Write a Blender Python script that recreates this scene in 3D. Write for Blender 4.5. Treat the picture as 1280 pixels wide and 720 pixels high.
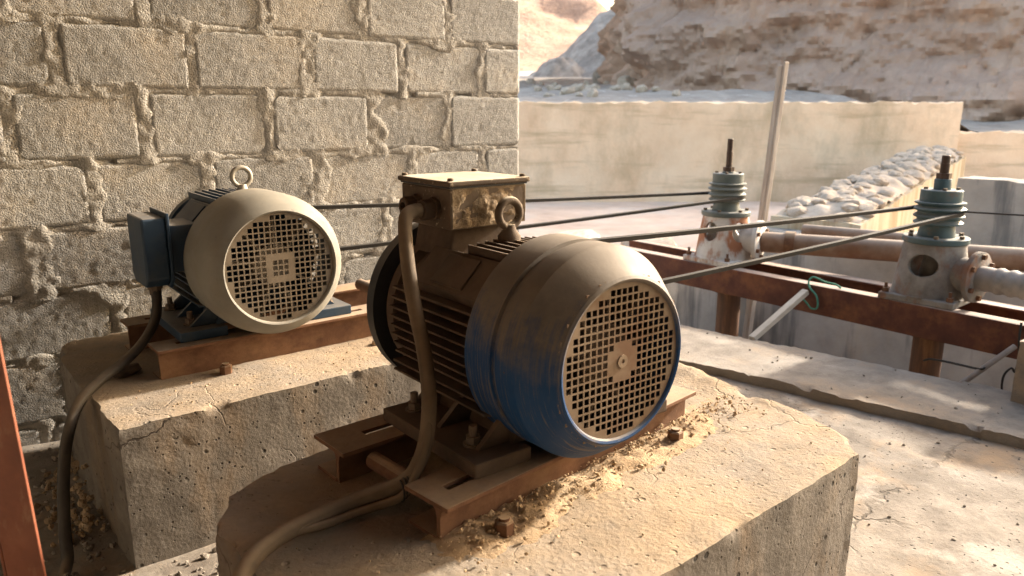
import bpy, bmesh, math, random
from mathutils import Vector, Matrix, noise, Euler
R = math.radians
random.seed(7)
for o in list(bpy.data.objects): bpy.data.objects.remove(o, do_unlink=True)
scn = bpy.context.scene
col = scn.collection

# ---------------------------------------------------------------- camera, sky, sun, exposure
# world X runs along the block wall and the belts, Y away along the motor shafts, Z up from the floor
CAM_Z = 1.06
cd = bpy.data.cameras.new('camera'); cam = bpy.data.objects.new('camera', cd); col.objects.link(cam)
cam.location = (0, 0, CAM_Z)
cam.rotation_euler = (R(90 - 13.288), 0, R(52.0 - 90))
cd.sensor_width = 36; cd.lens = 940 / 1280 * 36
cd.clip_start = .02; cd.clip_end = 2000
cd.dof.use_dof = True; cd.dof.focus_distance = 1.75; cd.dof.aperture_fstop = 5.0
scn.camera = cam
SUN_AZ, SUN_EL = -4.0, 25.0
w = bpy.data.worlds.new('World'); scn.world = w; w.use_nodes = True
nt = w.node_tree; bg = nt.nodes['Background']
sky = nt.nodes.new('ShaderNodeTexSky'); sky.sky_type = 'NISHITA'; sky.sun_disc = False
sky.sun_elevation = R(SUN_EL); sky.sun_rotation = R(90 - SUN_AZ)
sky.air_density = 1.5; sky.dust_density = 5.0; sky.ozone_density = 0
tint = nt.nodes.new('ShaderNodeMix'); tint.data_type = 'RGBA'; tint.blend_type = 'MULTIPLY'; tint.inputs[0].default_value = 1
tint.inputs[7].default_value = (1.04, 1.0, .99, 1)     # dusty desert air: the whole sky a little warmer
nt.links.new(sky.outputs[0], tint.inputs[6]); nt.links.new(tint.outputs[2], bg.inputs[0]); bg.inputs[1].default_value = .15
sd = bpy.data.lights.new('sun', 'SUN'); so = bpy.data.objects.new('sun', sd); col.objects.link(so)
sd.energy = 3.3; sd.angle = R(3.0); sd.color = (1, .90, .76)
so.location = (20, 0, 10)
so.rotation_euler = (R(90 - SUN_EL), 0, R(SUN_AZ + 90))
scn.view_settings.view_transform = 'Standard'; scn.view_settings.look = 'None'
scn.view_settings.exposure = 1.95; scn.view_settings.gamma = 1

# ---------------------------------------------------------------- helpers
def fbm(x, y, z, oct=4): return noise.fractal(Vector((x, y, z)), 1.0, 2.0, oct)
def sstep(a, b, x):
    t = max(0., min(1., (x - a) / (b - a))); return t * t * (3 - 2 * t)
def lerp(a, b, t): return a + (b - a) * t

class B:
    """collects shapes, then links them as ONE mesh object"""
    def __init__(s): s.v = []; s.f = []
    def add(s, v, f, T=None):
        n = len(s.v)
        s.v += [tuple(T @ Vector(p)) if T is not None else tuple(p) for p in v]
        s.f += [tuple(n + i for i in q) for q in f]; return s
    def box(s, x0, x1, y0, y1, z0, z1, T=None):
        v = [(x, y, z) for x in (x0, x1) for y in (y0, y1) for z in (z0, z1)]
        return s.add(v, [(0, 1, 3, 2), (4, 6, 7, 5), (0, 4, 5, 1), (2, 3, 7, 6), (0, 2, 6, 4), (1, 5, 7, 3)], T)
    def prism(s, poly, a, b, ax='y', T=None):
        """2D polygon extruded along ax from a to b"""
        def m(p, t):
            return {'y': (p[0], t, p[1]), 'x': (t, p[0], p[1]), 'z': (p[0], p[1], t)}[ax]
        n = len(poly); v = [m(p, a) for p in poly] + [m(p, b) for p in poly]
        f = [tuple(range(n)), tuple(range(2 * n - 1, n - 1, -1))]
        f += [(i, n + i, n + (i + 1) % n, (i + 1) % n) for i in range(n)]
        return s.add(v, f, T)
    def lathe(s, prof, n=48, ax='y', c=(0, 0, 0), closed=False, T=None):
        """prof: (radius, position along axis)"""
        v = []; f = []
        for r, t in prof:
            for k in range(n):
                a = 2 * math.pi * k / n; p, q = r * math.cos(a), r * math.sin(a)
                d = {'y': (p, t, q), 'z': (p, q, t), 'x': (t, p, q)}[ax]
                v.append((c[0] + d[0], c[1] + d[1], c[2] + d[2]))
        m = len(prof)
        for i in range(m if closed else m - 1):
            j = (i + 1) % m
            for k in range(n):
                l = (k + 1) % n
                f.append((i * n + k, i * n + l, j * n + l, j * n + k))
        if not closed:
            if prof[0][0] > 1e-5: f.append(tuple(range(n)))
            if prof[-1][0] > 1e-5: f.append(tuple((m - 1) * n + k for k in range(n)))
        return s.add(v, f, T)
    def cyl(s, p, q, r, n=16, r2=None):
        p = Vector(p); q = Vector(q); d = q - p; L = d.length
        T = Matrix.Translation(p) @ d.to_track_quat('Z', 'Y').to_matrix().to_4x4()
        return s.lathe([(r, 0), (r if r2 is None else r2, L)], n, 'z', T=T)
    def tube(s, pts, r, n=10, closed=False, rr=None):
        P = [Vector(p) for p in pts]; m = len(P); v = []; f = []
        nrm = None
        for i in range(m):
            a = P[(i - 1) % m] if (closed or i > 0) else P[i]
            b = P[(i + 1) % m] if (closed or i < m - 1) else P[i]
            t = (b - a).normalized()
            if nrm is None:
                nrm = t.orthogonal().normalized()
            nrm = (nrm - t * nrm.dot(t)).normalized(); bn = t.cross(nrm)
            ra = rr[i] if rr else r
            for k in range(n):
                an = 2 * math.pi * k / n
                v.append(P[i] + (nrm * math.cos(an) + bn * math.sin(an)) * ra)
        for i in range(m if closed else m - 1):
            j = (i + 1) % m
            for k in range(n):
                l = (k + 1) % n; f.append((i * n + k, i * n + l, j * n + l, j * n + k))
        if not closed: f += [tuple(range(n)), tuple((m - 1) * n + k for k in range(n))]
        return s.add(v, f)
    def build(s, name, mt, parent=None, smooth=None, bevel=0, loc=None):
        me = bpy.data.meshes.new(name); me.from_pydata(s.v, [], s.f); me.update()
        bm = bmesh.new(); bm.from_mesh(me); bmesh.ops.recalc_face_normals(bm, faces=bm.faces); bm.to_mesh(me); bm.free()
        o = bpy.data.objects.new(name, me); col.objects.link(o)
        if mt: me.materials.append(mt)
        if parent: o.parent = parent
        if loc: o.location = loc
        if bevel:
            md = o.modifiers.new('bevel', 'BEVEL'); md.width = bevel; md.segments = 2; md.limit_method = 'ANGLE'; md.angle_limit = R(40)
        if smooth is not None:
            me.shade_smooth()
            if smooth < 170: me.set_sharp_from_angle(angle=R(smooth))
        return o

def tag(o, label=None, cat=None, group=None, kind=None):
    if label: o['label'] = label
    if cat: o['category'] = cat
    if group: o['group'] = group
    if kind: o['kind'] = kind
    return o
def thing(name, label, cat, loc=(0, 0, 0), rz=0, group=None):
    o = bpy.data.objects.new(name, None); col.objects.link(o); o.empty_display_size = .05
    o.location = loc; o.rotation_euler = (0, 0, rz)
    return tag(o, label, cat, group)
def smoothpath(pts, n=8):
    P = [Vector(p) for p in pts]; P = [P[0] * 2 - P[1]] + P + [P[-1] * 2 - P[-2]]; out = []
    for i in range(1, len(P) - 2):
        a, b, c, d = P[i - 1:i + 3]
        for k in range(n):
            t = k / n
            out.append(.5 * ((2 * b) + (c - a) * t + (2 * a - 5 * b + 4 * c - d) * t * t + (3 * b - a - 3 * c + d) * t ** 3))
    out.append(P[-2]); return out

# ---------------------------------------------------------------- materials
def ramp(N, pts):
    r = N.new('ShaderNodeValToRGB'); e = r.color_ramp.elements
    while len(e) < len(pts): e.new(.5)
    for i, (p, c) in enumerate(pts):
        e[i].position = p; e[i].color = (*c, 1) if isinstance(c, tuple) else (c, c, c, 1)
    return r
def M(name, cols, scale=6, detail=7, rough=.9, metal=0, bump=.4, bscale=80, bdist=.004, big=.22, bigscale=1.6,
      speck=None, dust=None, stain=None, stretch=(1, 1, 1), pits=None, spec=.3, extra=None, obj_rand=True, rrough=0, holes=None, cracks=None, objvar=0):
    m = bpy.data.materials.new(name); m.use_nodes = True; N = m.node_tree.nodes; L = m.node_tree.links
    bs = N['Principled BSDF']; bs.inputs['Roughness'].default_value = rough; bs.inputs['Metallic'].default_value = metal
    bs.inputs['Specular IOR Level'].default_value = spec
    tc = N.new('ShaderNodeTexCoord'); co = tc.outputs['Object']
    if obj_rand:
        oi = N.new('ShaderNodeObjectInfo'); mu = N.new('ShaderNodeVectorMath'); mu.operation = 'MULTIPLY_ADD'
        mu.inputs[0].default_value = (31, 17, 23)
        L.new(oi.outputs['Random'], mu.inputs[1]); L.new(co, mu.inputs[2]); co = mu.outputs[0]
    def nz(sc, de=5, ro=.6, st=(1, 1, 1)):
        n = N.new('ShaderNodeTexNoise'); n.inputs['Scale'].default_value = sc; n.inputs['Detail'].default_value = de; n.inputs['Roughness'].default_value = ro
        if st != (1, 1, 1):
            mp = N.new('ShaderNodeMapping'); mp.inputs['Scale'].default_value = st; L.new(co, mp.inputs[0]); L.new(mp.outputs[0], n.inputs['Vector'])
        else: L.new(co, n.inputs['Vector'])
        return n.outputs[0]
    def mix(f, a, b, mode='MIX'):
        x = N.new('ShaderNodeMix'); x.data_type = 'RGBA'; x.blend_type = mode
        for s, v in ((0, f), (6, a), (7, b)):
            if isinstance(v, (int, float)): x.inputs[s].default_value = v
            elif isinstance(v, tuple): x.inputs[s].default_value = (*v, 1)
            else: L.new(v, x.inputs[s])
        return x.outputs[2]
    def rng(v, a, b, c=0., d=1.):
        x = N.new('ShaderNodeMapRange'); L.new(v, x.inputs[0])
        for i, k in enumerate((a, b, c, d)): x.inputs[i + 1].default_value = k
        return x.outputs[0]
    def mth(op, a, b=None):
        x = N.new('ShaderNodeMath'); x.operation = op
        for s, v in ((0, a), (1, b)):
            if v is None: continue
            if isinstance(v, (int, float)): x.inputs[s].default_value = v
            else: L.new(v, x.inputs[s])
        return x.outputs[0]
    k = len(cols)
    rp = ramp(N, [(.28 + .44 * i / max(1, k - 1), c) for i, c in enumerate(cols)])
    L.new(nz(scale, detail, .65, stretch), rp.inputs[0]); c = rp.outputs[0]
    if big: c = mix(1., c, rng(nz(bigscale, 4), .25, .75, 1 - big, 1 + big), 'MULTIPLY')
    if objvar: c = mix(1., c, rng(oi.outputs['Random'], 0, 1, 1 - objvar, 1 + objvar), 'MULTIPLY')
    if speck:
        for sc_, sl, sh, scol in speck: c = mix(rng(nz(sc_, 3, .7), sl, sh), c, scol)
    if stain:
        for scol, sst, ssc, lo, hi, am in stain: c = mix(mth('MULTIPLY', rng(nz(ssc, 6, .65, sst), lo, hi), am), c, scol)
    hmask = None
    if holes:
        for hs_, hr_, hc_ in holes:
            vo = N.new('ShaderNodeTexVoronoi'); vo.inputs['Scale'].default_value = hs_; L.new(co, vo.inputs['Vector'])
            sel = mth('MULTIPLY', rng(vo.outputs[0], hr_, hr_ * .6), rng(nz(hs_ * .35, 2), .50, .56)); c = mix(sel, c, hc_)
            hmask = sel if hmask is None else mth('MAXIMUM', hmask, sel)
    if cracks:
        cs_, cw_, cc_ = cracks; vo = N.new('ShaderNodeTexVoronoi'); vo.feature = 'DISTANCE_TO_EDGE'; vo.inputs['Scale'].default_value = cs_
        wv = N.new('ShaderNodeVectorMath'); wv.operation = 'MULTIPLY_ADD'; nn = N.new('ShaderNodeTexNoise'); nn.inputs['Scale'].default_value = cs_ * 4; nn.inputs['Detail'].default_value = 6; L.new(co, nn.inputs['Vector'])
        L.new(nn.outputs[1], wv.inputs[0]); wv.inputs[1].default_value = (.35 / cs_,) * 3; L.new(co, wv.inputs[2]); L.new(wv.outputs[0], vo.inputs['Vector'])
        sel = mth('MULTIPLY', rng(vo.outputs[0], cw_, cw_ * .3), rng(nz(cs_ * 1.3, 2), .46, .58)); c = mix(mth('MULTIPLY', sel, .85), c, cc_)
        hmask = sel if hmask is None else mth('MAXIMUM', hmask, sel)
    if extra: c = extra(N, L, tc, nz, mix, rng, mth, c)
    if dust:
        dcol, lo, hi, am = dust
        g = N.new('ShaderNodeNewGeometry'); sx = N.new('ShaderNodeSeparateXYZ'); L.new(g.outputs['Normal'], sx.inputs[0])
        f = mth('MULTIPLY', rng(sx.outputs[2], lo, hi), rng(nz(9, 8, .72), .25, .6, am * .45, am))
        g_ = sum(dcol) / 3; grey = tuple(.5 * x + .45 * g_ for x in dcol)
        c = mix(f, c, mix(rng(nz(3.1, 7, .7), .4, .62), mix(nz(60, 5, .75), tuple(x * .7 for x in dcol), tuple(min(1, x * 1.2) for x in dcol)), mix(nz(45, 5, .75), tuple(x * .7 for x in grey), tuple(x * 1.1 for x in grey))))
    L.new(c, bs.inputs['Base Color'])
    if rrough: L.new(rng(nz(scale * 2, 4), .3, .7, rough - rrough, min(1, rough + rrough)), bs.inputs['Roughness'])
    if bump:
        h = nz(bscale, 6, .7)
        if pits:
            psc, pw = pits; vo = N.new('ShaderNodeTexVoronoi'); vo.inputs['Scale'].default_value = psc; vo.inputs['Randomness'].default_value = 1
            L.new(co, vo.inputs['Vector']); h = mth('ADD', h, mth('MULTIPLY', rng(vo.outputs[0], 0, .55), pw))
        if hmask is not None: h = mth('SUBTRACT', h, mth('MULTIPLY', hmask, 1.5))
        bp = N.new('ShaderNodeBump'); bp.inputs['Strength'].default_value = bump; bp.inputs['Distance'].default_value = bdist
        L.new(h, bp.inputs['Height']); L.new(bp.outputs[0], bs.inputs['Normal'])
    return m

DUST = (.42, .31, .2)
def cover_paint(blue, dustc, zc, soft, scr):
    def ex(N, L, tc, nz, mix, rng, mth, c):
        sx = N.new('ShaderNodeSeparateXYZ'); L.new(tc.outputs['Object'], sx.inputs[0])
        streak = nz(2.2, 7, .72, (2.2, 70, 2.2)); fine = nz(3.0, 4, .6, (4, 190, 4)); patch = nz(13, 8, .7)
        h = mth('ADD', mth('ADD', sx.outputs[2], mth('MULTIPLY', rng(patch, 0, 1, -.5, .5), .26)), mth('MULTIPLY', rng(streak, 0, 1, -.5, .5), .22))
        f = rng(h, zc - soft, zc + soft)
        f2 = mth('MAXIMUM', f, mth('MULTIPLY', mth('MAXIMUM', rng(streak, .55, .62), rng(fine, .60, .66)), scr))
        dirt = mix(nz(26, 7), tuple(x * .6 for x in dustc), tuple(x * 1.15 for x in dustc))
        dirt = mix(mth('MULTIPLY', rng(nz(7, 5), .52, .66), .6), dirt, (.055, .05, .05))
        base = mix(f2, mix(nz(5), tuple(x * .6 for x in blue), blue), dirt)
        return mix(mth('MULTIPLY', rng(nz(34, 5, .7), .66, .72), .8), base, (.09, .045, .025))
    return ex

mt = {}
mt['block'] = M('block_concrete', [(.225, .217, .203), (.305, .294, .275), (.375, .362, .34)], scale=40, rough=.95, bump=.9, bscale=190, bdist=.004, pits=(190, .6), big=.22, bigscale=3.2, objvar=.13,
                speck=[(210, .58, .66, (.13, .115, .10)), (120, .62, .70, (.58, .55, .50))], stain=[((.44, .34, .22), (1, 1, 1), 3.2, .52, .75, .45)])
mt['mortar'] = M('mortar', [(.225, .208, .182), (.30, .28, .25), (.365, .343, .308)], scale=26, bump=.9, bscale=140, bdist=.005, big=.25, bigscale=5, rough=.97, pits=(140, .5), speck=[(150, .60, .68, (.17, .145, .115))])
def plinth_m(name, a, b, c): return M(name, [a, b, c], scale=9, bump=.8, bscale=150, bdist=.003, pits=(75, .35), big=.25, bigscale=3, rough=.96, dust=((.345, .262, .175), .6, .9, .92),
                holes=[(26, .2, (.03, .025, .02)), (60, .22, (.045, .035, .028))], cracks=(1.7, .006, (.07, .055, .045)), stain=[((.20, .145, .095), (1, 1, .35), 6, .5, .62, .6), ((.30, .265, .225), (1, 1, 1), 4, .56, .72, .6)])
mt['plinth'] = plinth_m('plinth_concrete', (.095, .082, .069), (.14, .122, .103), (.19, .168, .144))
mt['floor'] = M('floor_concrete', [(.14, .12, .10), (.20, .175, .148), (.265, .236, .203)], scale=8, bump=.8, bscale=60, bdist=.004, holes=[(48, .2, (.12, .105, .09))], cracks=(1.5, .012, (.09, .075, .06)), big=.2, bigscale=2.2, rough=.95,
                speck=[(60, .62, .7, (.24, .20, .16))], stain=[((.34, .24, .15), (1, 1, 1), 2.6, .5, .66, .75), ((.12, .10, .085), (1, 1, 1), 6, .55, .68, .75), ((.40, .37, .33), (1, 1, 1), 4.3, .55, .66, .6)])
mt['kerb'] = M('kerb_concrete', [(.175, .15, .125), (.245, .215, .184), (.31, .28, .244)], scale=10, bump=.8, bscale=80, bdist=.005, rough=.95, stain=[((.26, .17, .09), (1, 1, 1), 5, .52, .72, .55)])
mt['sand'] = M('dry_soil', [(.27, .19, .115), (.36, .262, .165), (.43, .325, .215)], scale=16, bump=1, bscale=120, bdist=.005, rough=.98)
mt['clod'] = M('soil_clod', [(.28, .2, .12), (.42, .31, .2), (.5, .4, .28)], scale=20, bump=.6, bscale=140, bdist=.002, rough=.98)
mt['rust'] = M('rusty_steel', [(.075, .036, .02), (.13, .064, .036), (.19, .105, .06)], scale=16, bump=.5, bscale=140, bdist=.0015, rough=.85, dust=(DUST, .5, .9, .85), stain=[((.24, .14, .075), (1, 1, 2), 7, .5, .7, .5)])
mt['beam'] = M('beam_steel', [(.055, .022, .017), (.10, .038, .024), (.17, .07, .036)], scale=8, bump=.5, bscale=90, bdist=.002, rough=.8, dust=((.5, .40, .33), .6, .95, .8), stain=[((.24, .10, .04), (1, 1, 1), 6, .53, .68, .6)])
mt['frame'] = M('red_oxide', [(.16, .045, .02), (.22, .065, .028), (.28, .10, .05)], scale=12, bump=.35, bscale=110, bdist=.001, rough=.62, spec=.5, stain=[((.36, .22, .12), (1, 1, .4), 30, .6, .75, .5)])
mt['cover1'] = M('blue_dusty_cover', [(.2, .2, .2), (.3, .3, .3)], rough=.68, bump=.3, bscale=90, bdist=.0012, big=.15, bigscale=6, spec=.3, dust=((.25, .21, .165), .4, .98, .6), obj_rand=False, rrough=.12,
                 extra=cover_paint((.004, .048, .155), (.15, .125, .103), .24, .05, .85))
mt['body1'] = M('dirty_body', [(.045, .03, .02), (.075, .05, .033), (.11, .076, .05)], scale=14, rough=.85, bump=.5, bscale=90, bdist=.002, dust=((.19, .132, .085), .4, .95, .7),
                stain=[((.012, .04, .085), (1, 1, 1), 9, .62, .72, .55)])
mt['box1'] = M('dirty_box', [(.06, .043, .03), (.09, .065, .045), (.125, .092, .064)], scale=12, rough=.85, bump=.5, bscale=110, bdist=.002, dust=((.62, .53, .37), .6, .9, .95), speck=[(60, .6, .7, (.30, .24, .17))])
mt['crust'] = M('dried_mud', [(.1, .07, .045), (.22, .16, .10), (.36, .29, .2)], scale=45, rough=.95, bump=1, bscale=70, bdist=.008)
mt['grille1'] = M('dusty_grille', [(.15, .108, .072), (.2, .148, .102), (.25, .19, .135)], scale=18, rough=.85, bump=.2, bscale=80, bdist=.001, stain=[((.13, .065, .035), (1, 1, 1), 7, .5, .65, .7)])
mt['cover2'] = M('grey_dusty_cover', [(.175, .168, .148), (.215, .206, .18), (.25, .238, .205)], scale=11, rough=.68, bump=.2, bscale=90, bdist=.001, spec=.3, big=.2, bigscale=5, stain=[((.16, .125, .085), (1, 1, 1), 6, .5, .72, .55), ((.09, .085, .08), (1, 1, 1), 38, .62, .7, .6)], dust=((.31, .27, .205), .3, .95, .7), rrough=.1)
mt['grille2'] = M('grey_grille', [(.15, .122, .092), (.2, .165, .125), (.25, .205, .155)], scale=18, rough=.8, bump=.15, bscale=80, bdist=.001)
mt['body2'] = M('blue_body', [(.008, .026, .055), (.016, .038, .07), (.045, .055, .066)], scale=9, rough=.55, bump=.2, bscale=80, bdist=.001, dust=((.22, .185, .145), .4, .95, .75), spec=.4)
mt['dark'] = M('dark_void', [(.008, .007, .006), (.016, .013, .01)], rough=.9, bump=0)
mt['black'] = M('black_paint', [(.014, .014, .016), (.025, .025, .027)], rough=.5, bump=.1, spec=.4, dust=(DUST, .4, .95, .4))
mt['bolt'] = M('dirty_bolt', [(.07, .05, .035), (.14, .10, .07)], scale=40, rough=.7, bump=.4, bscale=150, bdist=.001, dust=(DUST, .6, .95, .6))
mt['galv'] = M('old_zinc', [(.32, .29, .24), (.44, .4, .33)], scale=30, rough=.6, metal=.2, bump=.2, bscale=90, bdist=.001)
mt['cable'] = M('dusty_cable', [(.07, .05, .032), (.115, .083, .053), (.16, .118, .077)], scale=10, rough=.75, bump=.3, bscale=110, bdist=.001, dust=(DUST, .5, .95, .5))
mt['cable2'] = M('black_cable', [(.028, .024, .02), (.06, .05, .04)], scale=12, rough=.6, bump=.2, bscale=90, bdist=.001, dust=(DUST, .45, .95, .35))
mt['belt'] = M('rubber_belt', [(.018, .017, .016), (.036, .033, .03)], scale=14, rough=.75, bump=.2, bscale=90, bdist=.001, dust=((.12, .105, .09), .5, .95, .25), spec=.25)
mt['pumpgreen'] = M('teal_paint', [(.03, .062, .072), (.048, .088, .098), (.085, .11, .112)], scale=10, rough=.55, bump=.15, bscale=70, bdist=.001, spec=.4, dust=((.46, .42, .36), .5, .95, .5), stain=[((.16, .075, .035), (1, 1, 1), 10, .6, .7, .6)])
mt['pumpgrey'] = M('grey_green_paint', [(.075, .092, .085), (.105, .12, .11), (.15, .155, .14)], scale=10, rough=.55, bump=.15, bscale=70, bdist=.001, dust=((.46, .42, .36), .5, .95, .5))
mt['pumpbody'] = M('rusty_casting', [(.10, .085, .075), (.19, .175, .16), (.28, .265, .245)], scale=9, rough=.85, bump=.6, bscale=70, bdist=.003, stain=[((.20, .075, .028), (1, 1, .6), 8, .52, .66, .8)])
mt['pumpwhite'] = M('limed_casting', [(.34, .31, .28), (.5, .47, .44), (.6, .57, .53)], scale=9, rough=.85, bump=.5, bscale=70, bdist=.003, stain=[((.28, .10, .035), (1, 1, .6), 7, .52, .62, .9)])
mt['shaft'] = M('brown_shaft', [(.04, .026, .02), (.085, .055, .04)], scale=20, rough=.6, metal=.3, bump=.2, bscale=90, bdist=.001)
mt['pipe'] = M('rusty_pipe', [(.14, .085, .055), (.22, .145, .10), (.30, .215, .16)], scale=6, rough=.75, bump=.4, bscale=60, bdist=.002, dust=((.40, .34, .28), .4, .95, .7), stain=[((.17, .08, .04), (1, 1, 1), 5, .48, .66, .8)])
mt['hose'] = M('grey_hose', [(.16, .15, .14), (.26, .245, .23), (.33, .3, .28)], scale=9, rough=.7, bump=.3, bscale=60, bdist=.002)
mt['post'] = M('post_pipe', [(.06, .035, .025), (.12, .06, .035), (.26, .13, .06)], scale=6, rough=.75, bump=.3, bscale=70, bdist=.002, stretch=(4, 4, .6))
mt['timber'] = M('grey_timber', [(.22, .18, .15), (.33, .285, .245), (.42, .375, .33)], scale=6, rough=.9, bump=.5, bscale=50, bdist=.003, stretch=(6, 6, .5))
mt['pale_timber'] = M('pale_timber', [(.44, .39, .33), (.55, .5, .43), (.62, .57, .5)], scale=6, rough=.9, bump=.3, bscale=50, bdist=.002, stretch=(1, 6, 6))
mt['string'] = M('green_string', [(.05, .19, .14), (.09, .28, .2)], scale=40, rough=.8, bump=0)
mt['farwall'] = M('plaster_wall', [(.66, .475, .32), (.75, .575, .41), (.79, .64, .48)], scale=2.2, rough=.95, bump=.5, bscale=30, bdist=.01, big=.18, bigscale=.5,
                  stain=[((.30, .235, .14), (1.2, 1.2, .7), 1.1, .5, .7, .6), ((.36, .28, .17), (.35, .35, 3.2), 1.3, .54, .66, .6)])
mt['pitwall'] = M('stained_wall', [(.27, .247, .22), (.35, .323, .29), (.41, .38, .345)], scale=4, rough=.95, bump=.4, bscale=35, bdist=.006, stain=[((.11, .11, .11), (5, 5, .5), 1.0, .5, .62, .8), ((.42, .34, .25), (2, 2, 1), 1.5, .55, .7, .5)])
mt['streakwall'] = M('streaked_wall', [(.44, .38, .28), (.54, .47, .36)], scale=4, rough=.95, bump=.4, bscale=35, bdist=.006, stain=[((.30, .22, .13), (7, 7, .4), 1.0, .48, .62, .8)])
mt['rubble'] = M('limed_stone', [(.34, .275, .215), (.45, .38, .31), (.54, .475, .40)], scale=9, rough=.95, bump=.6, bscale=30, bdist=.01)
mt['stone'] = M('grey_stone', [(.22, .19, .17), (.32, .285, .255), (.42, .38, .34)], scale=5, rough=.95, bump=.6, bscale=25, bdist=.02)
mt['brick'] = M('brown_stone', [(.09, .065, .045), (.15, .11, .08)], scale=20, rough=.95, bump=.6, bscale=90, bdist=.003)
mt['basin'] = M('basin_ground', [(.46, .345, .27), (.58, .455, .37), (.66, .54, .45)], scale=2.5, rough=.97, bump=.5, bscale=20, bdist=.01, big=.2, bigscale=.8, stain=[((.5, .46, .42), (1, 1, 1), 1.2, .5, .7, .7)])
mt['river'] = M('river_gravel', [(.27, .24, .215), (.37, .335, .30), (.45, .415, .375)], scale=2.5, rough=.97, bump=.7, bscale=6, bdist=.06, big=.2, bigscale=.15, obj_rand=False,
                speck=[(4, .6, .7, (.5, .47, .44))])
mt['talus'] = M('grey_gravel', [(.24, .21, .19), (.33, .295, .265), (.41, .37, .335)], scale=1.6, rough=.97, bump=.8, bscale=5, bdist=.1, obj_rand=False)
mt['cliff'] = M('cliff_rock', [(.40, .275, .21), (.49, .35, .275), (.56, .415, .335)], scale=1.4, rough=.97, bump=.9, bscale=7, bdist=.07, big=.2, bigscale=.25, stretch=(1, 1, 1.5), obj_rand=False, pits=(3.5, .5),
                stain=[((.40, .31, .265), (1, 1, 1.6), .35, .48, .7, .6), ((.54, .40, .28), (1, 1, .6), .5, .56, .72, .4)], speck=[(9, .66, .74, (.26, .19, .15))])
mt['hill'] = M('hill_rock', [(.33, .20, .14), (.44, .285, .205), (.52, .36, .27)], scale=.25, rough=.97, bump=1, bscale=.9, bdist=.5, big=.2, bigscale=.05, stretch=(1, 1, 3), obj_rand=False)
mt['wire'] = M('black_wire', [(.02, .018, .016), (.04, .035, .03)], rough=.6, bump=0)
mt['rod'] = M('grey_rod', [(.24, .2, .17), (.34, .29, .25)], scale=20, rough=.8, bump=.2)

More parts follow.
